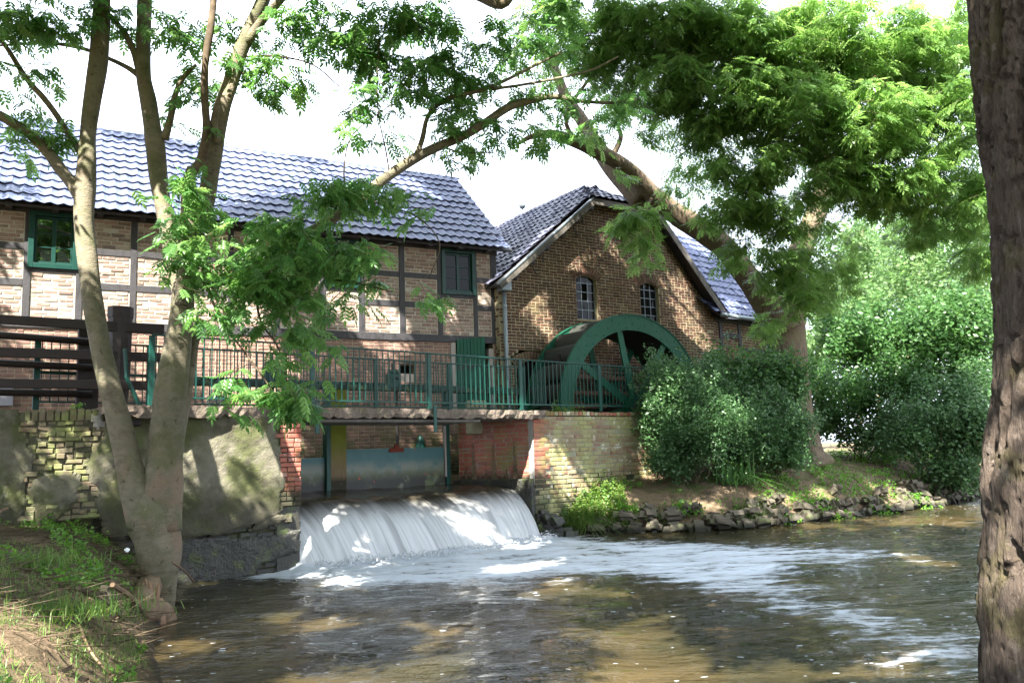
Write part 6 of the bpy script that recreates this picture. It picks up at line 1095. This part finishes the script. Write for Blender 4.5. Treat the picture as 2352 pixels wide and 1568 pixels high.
for k, (u, v, Y, lab) in enumerate(((1790, 1150, 17.2, 'bright nettle clump above the stones right of the iris plant'), (1870, 1130, 17.9, 'bright weed clump in the sunlit middle of the far bank'), (2010, 1115, 18.9, 'light green weed clump halfway along the stone edging'), (2080, 1095, 20, 'light green weed clump near the pale bank shrub'), (1430, 1130, 16.9, 'small weed clump on the bare bank below the bush'), (1560, 1165, 16.9, 'weed clump growing out of the fieldstones'), (1925, 1165, 17.9, 'small weed clump hanging over the waterline stones'), (2120, 1140, 20.1, 'weed clump overhanging the far end of the stones'))):
    b = gp(u, v, Y); T = thing('weed_clump', lab, 'weed', b, 0, 'weed clumps on the far bank'); q = np.random.default_rng(400+k); n = 90; P = np.stack([q.normal(0, .16, n), q.normal(0, .12, n), np.abs(q.normal(0, .12, n))+.02], -1); Ms = rotm(q.normal(0, .4, n), q.normal(.2, .4, n), q.uniform(0, 6.28, n))*q.uniform(.7, 1.3, n)[:, None, None]; V, Fq, r = batch(WL[0], WL[1], Ms, P); link('leaves', mesh_np('leaves', V, Fq, 'weed', r), T, kind='stuff')
# exposed roots, sticks, stump, stones on the left bank
def root(label, pts, mat='root', name='tree_root', cat='root', group='exposed roots of the left ash'):
    A = []; 
    for (u, v, z, w) in pts: p = PZ(u, v, z); A.append([*p, w/2*p[1]/F])
    A = spline(np.array(A), 5); h = height(A[:, :2]); A[:, 2] = np.maximum(A[:, 2]*0+h+A[:, 3]*.45, .0); V, Fq = tube(A[:, :3], A[:, 3], 8, wob=.08, seed=len(label)); o = link(name, mesh_np(name, V, Fq, mat, smooth=True)); tagt(o, label, cat, group)
root('thick surface root running from the ash base toward the water', [(345, 1260, .7, 60), (330, 1310, .6, 52), (372, 1345, .35, 50), (392, 1400, .1, 44)])
root('curled pale root looping on the slope left of the ash', [(290, 1290, .75, 12), (260, 1276, .8, 14), (215, 1300, .75, 13), (245, 1330, .6, 12), (285, 1345, .5, 9)]); root('short stout root stub halfway down the left slope', [(255, 1320, .7, 30), (225, 1350, .62, 32), (200, 1375, .6, 22)]); root('thin forked root hanging over the muddy edge', [(250, 1390, .45, 8), (280, 1410, .35, 9), (310, 1440, .2, 8), (330, 1462, .1, 6)])
root('thin crooked root crossing the grassy slope', [(150, 1290, .9, 5), (180, 1330, .8, 6), (170, 1390, .65, 6), (230, 1440, .4, 5)]); root('long thin root near the bottom edge of the bank', [(180, 1440, .5, 6), (210, 1500, .4, 7), (250, 1540, .3, 6), (290, 1568, .2, 5)])
def stick(label, a, b, r, mat='drytwig'):
    P0_, P1_ = PZ(*a), PZ(*b); V, Fq = tube(spline([P0_, (P0_+P1_)/2+np.array([.01, 0, .02]), P1_], 3), r, 6); o = link('fallen_stick', mesh_np('fallen_stick', V, Fq, mat)); tagt(o, label, 'stick', 'fallen sticks on the left bank')
stick('red brown stick leaning from the stone toward the splintered stump', (258, 1342, .62), (328, 1400, .22), .022, 'root'); stick('long dark stick lying down the muddy slope', (180, 1350, .75), (290, 1425, .32), .016, 'twig'); stick('thin stick reaching over the water beside the trunk foot', (395, 1290, .6), (445, 1335, .15), .012, 'root'); stick('pale straight stick at the foot of the left wall', (0, 1174, 1.13), (60, 1156, 1.15), .018)
ST_ = thing('splintered_stump', 'pale splintered little stump at the muddy water edge', 'stump', tuple(PZ(340, 1400, .15))); qs = np.random.default_rng(77); parts = []
for k in range(26): a = qs.uniform(0, 6.28); r_ = qs.uniform(.0, .12); h = qs.uniform(.10, .32); parts.append(tube([(math.cos(a)*r_*1.2, math.sin(a)*r_, -.08), (math.cos(a)*r_, math.sin(a)*r_, h*.6), (math.cos(a)*r_+qs.normal(0, .03), math.sin(a)*r_+qs.normal(0, .02), h)], [.035, .022, .006], 5))
V, Fl, r = merge(parts); link('splinters', mesh_np('splinters', V, Fl, 'stump', r), ST_, kind='stuff'); V, Fq = tube([(0, 0, -.15), (0, 0, .10)], [.16, .12], 12, wob=.12); link('stump_base', mesh_np('stump_base', V, Fq, 'stump', smooth=True), ST_)
for k, (u, v, z, w, mt, lab) in enumerate(((238, 1375, .5, .15, 'stone', 'upright grey stone slab beside the leaning red stick'), (302, 1428, .12, .10, 'root', 'small reddish stone at the muddy edge'), (292, 1262, .85, .05, 'white', 'small white stone on the soil below the ash fork'), (355, 1430, .03, .12, 'rock_wet', 'small wet stone in the water under the stump'))):
    p = PZ(u, v, z); o = link('bank_stone', stone_mesh(60+k, 'bank_stone', mt), None, tuple(p), k, (w, w*.8, w*(1.5 if k == 0 else .7))); tagt(o, lab, 'stone', 'single stones on the left bank')
# wall hanging dead leaves, tiny plants on the wall top
for k, (u, v, fr, lab) in enumerate(((178, 935, LW, 'tiny green weed on the crumbling brick coping'), (590, 930, LW, 'little weed growing on the wall top behind the leafy branch'))):
    x, z = fr.onY(u, v, 0); p = fr.Wd(x, .05, 2.4); T = thing('wall_weed', lab, 'weed', tuple(p)); q = np.random.default_rng(500+k); n = 14; P = np.stack([q.normal(0, .05, n), q.normal(0, .02, n), q.uniform(0, .08, n)], -1); Ms = rotm(q.normal(0, .4, n), q.normal(.2, .4, n), q.uniform(0, 6.28, n))*.5; V, Fq, r = batch(WL[0], WL[1], Ms, P); link('leaves', mesh_np('leaves', V, Fq, 'weed', r), T, kind='stuff')
print('TRIS', sum(len(o.data.polygons)*(1 if o.data.polygons and o.data.polygons[0].loop_total == 3 else 2) for o in scn.objects if o.type == 'MESH'), 'unique-ish')
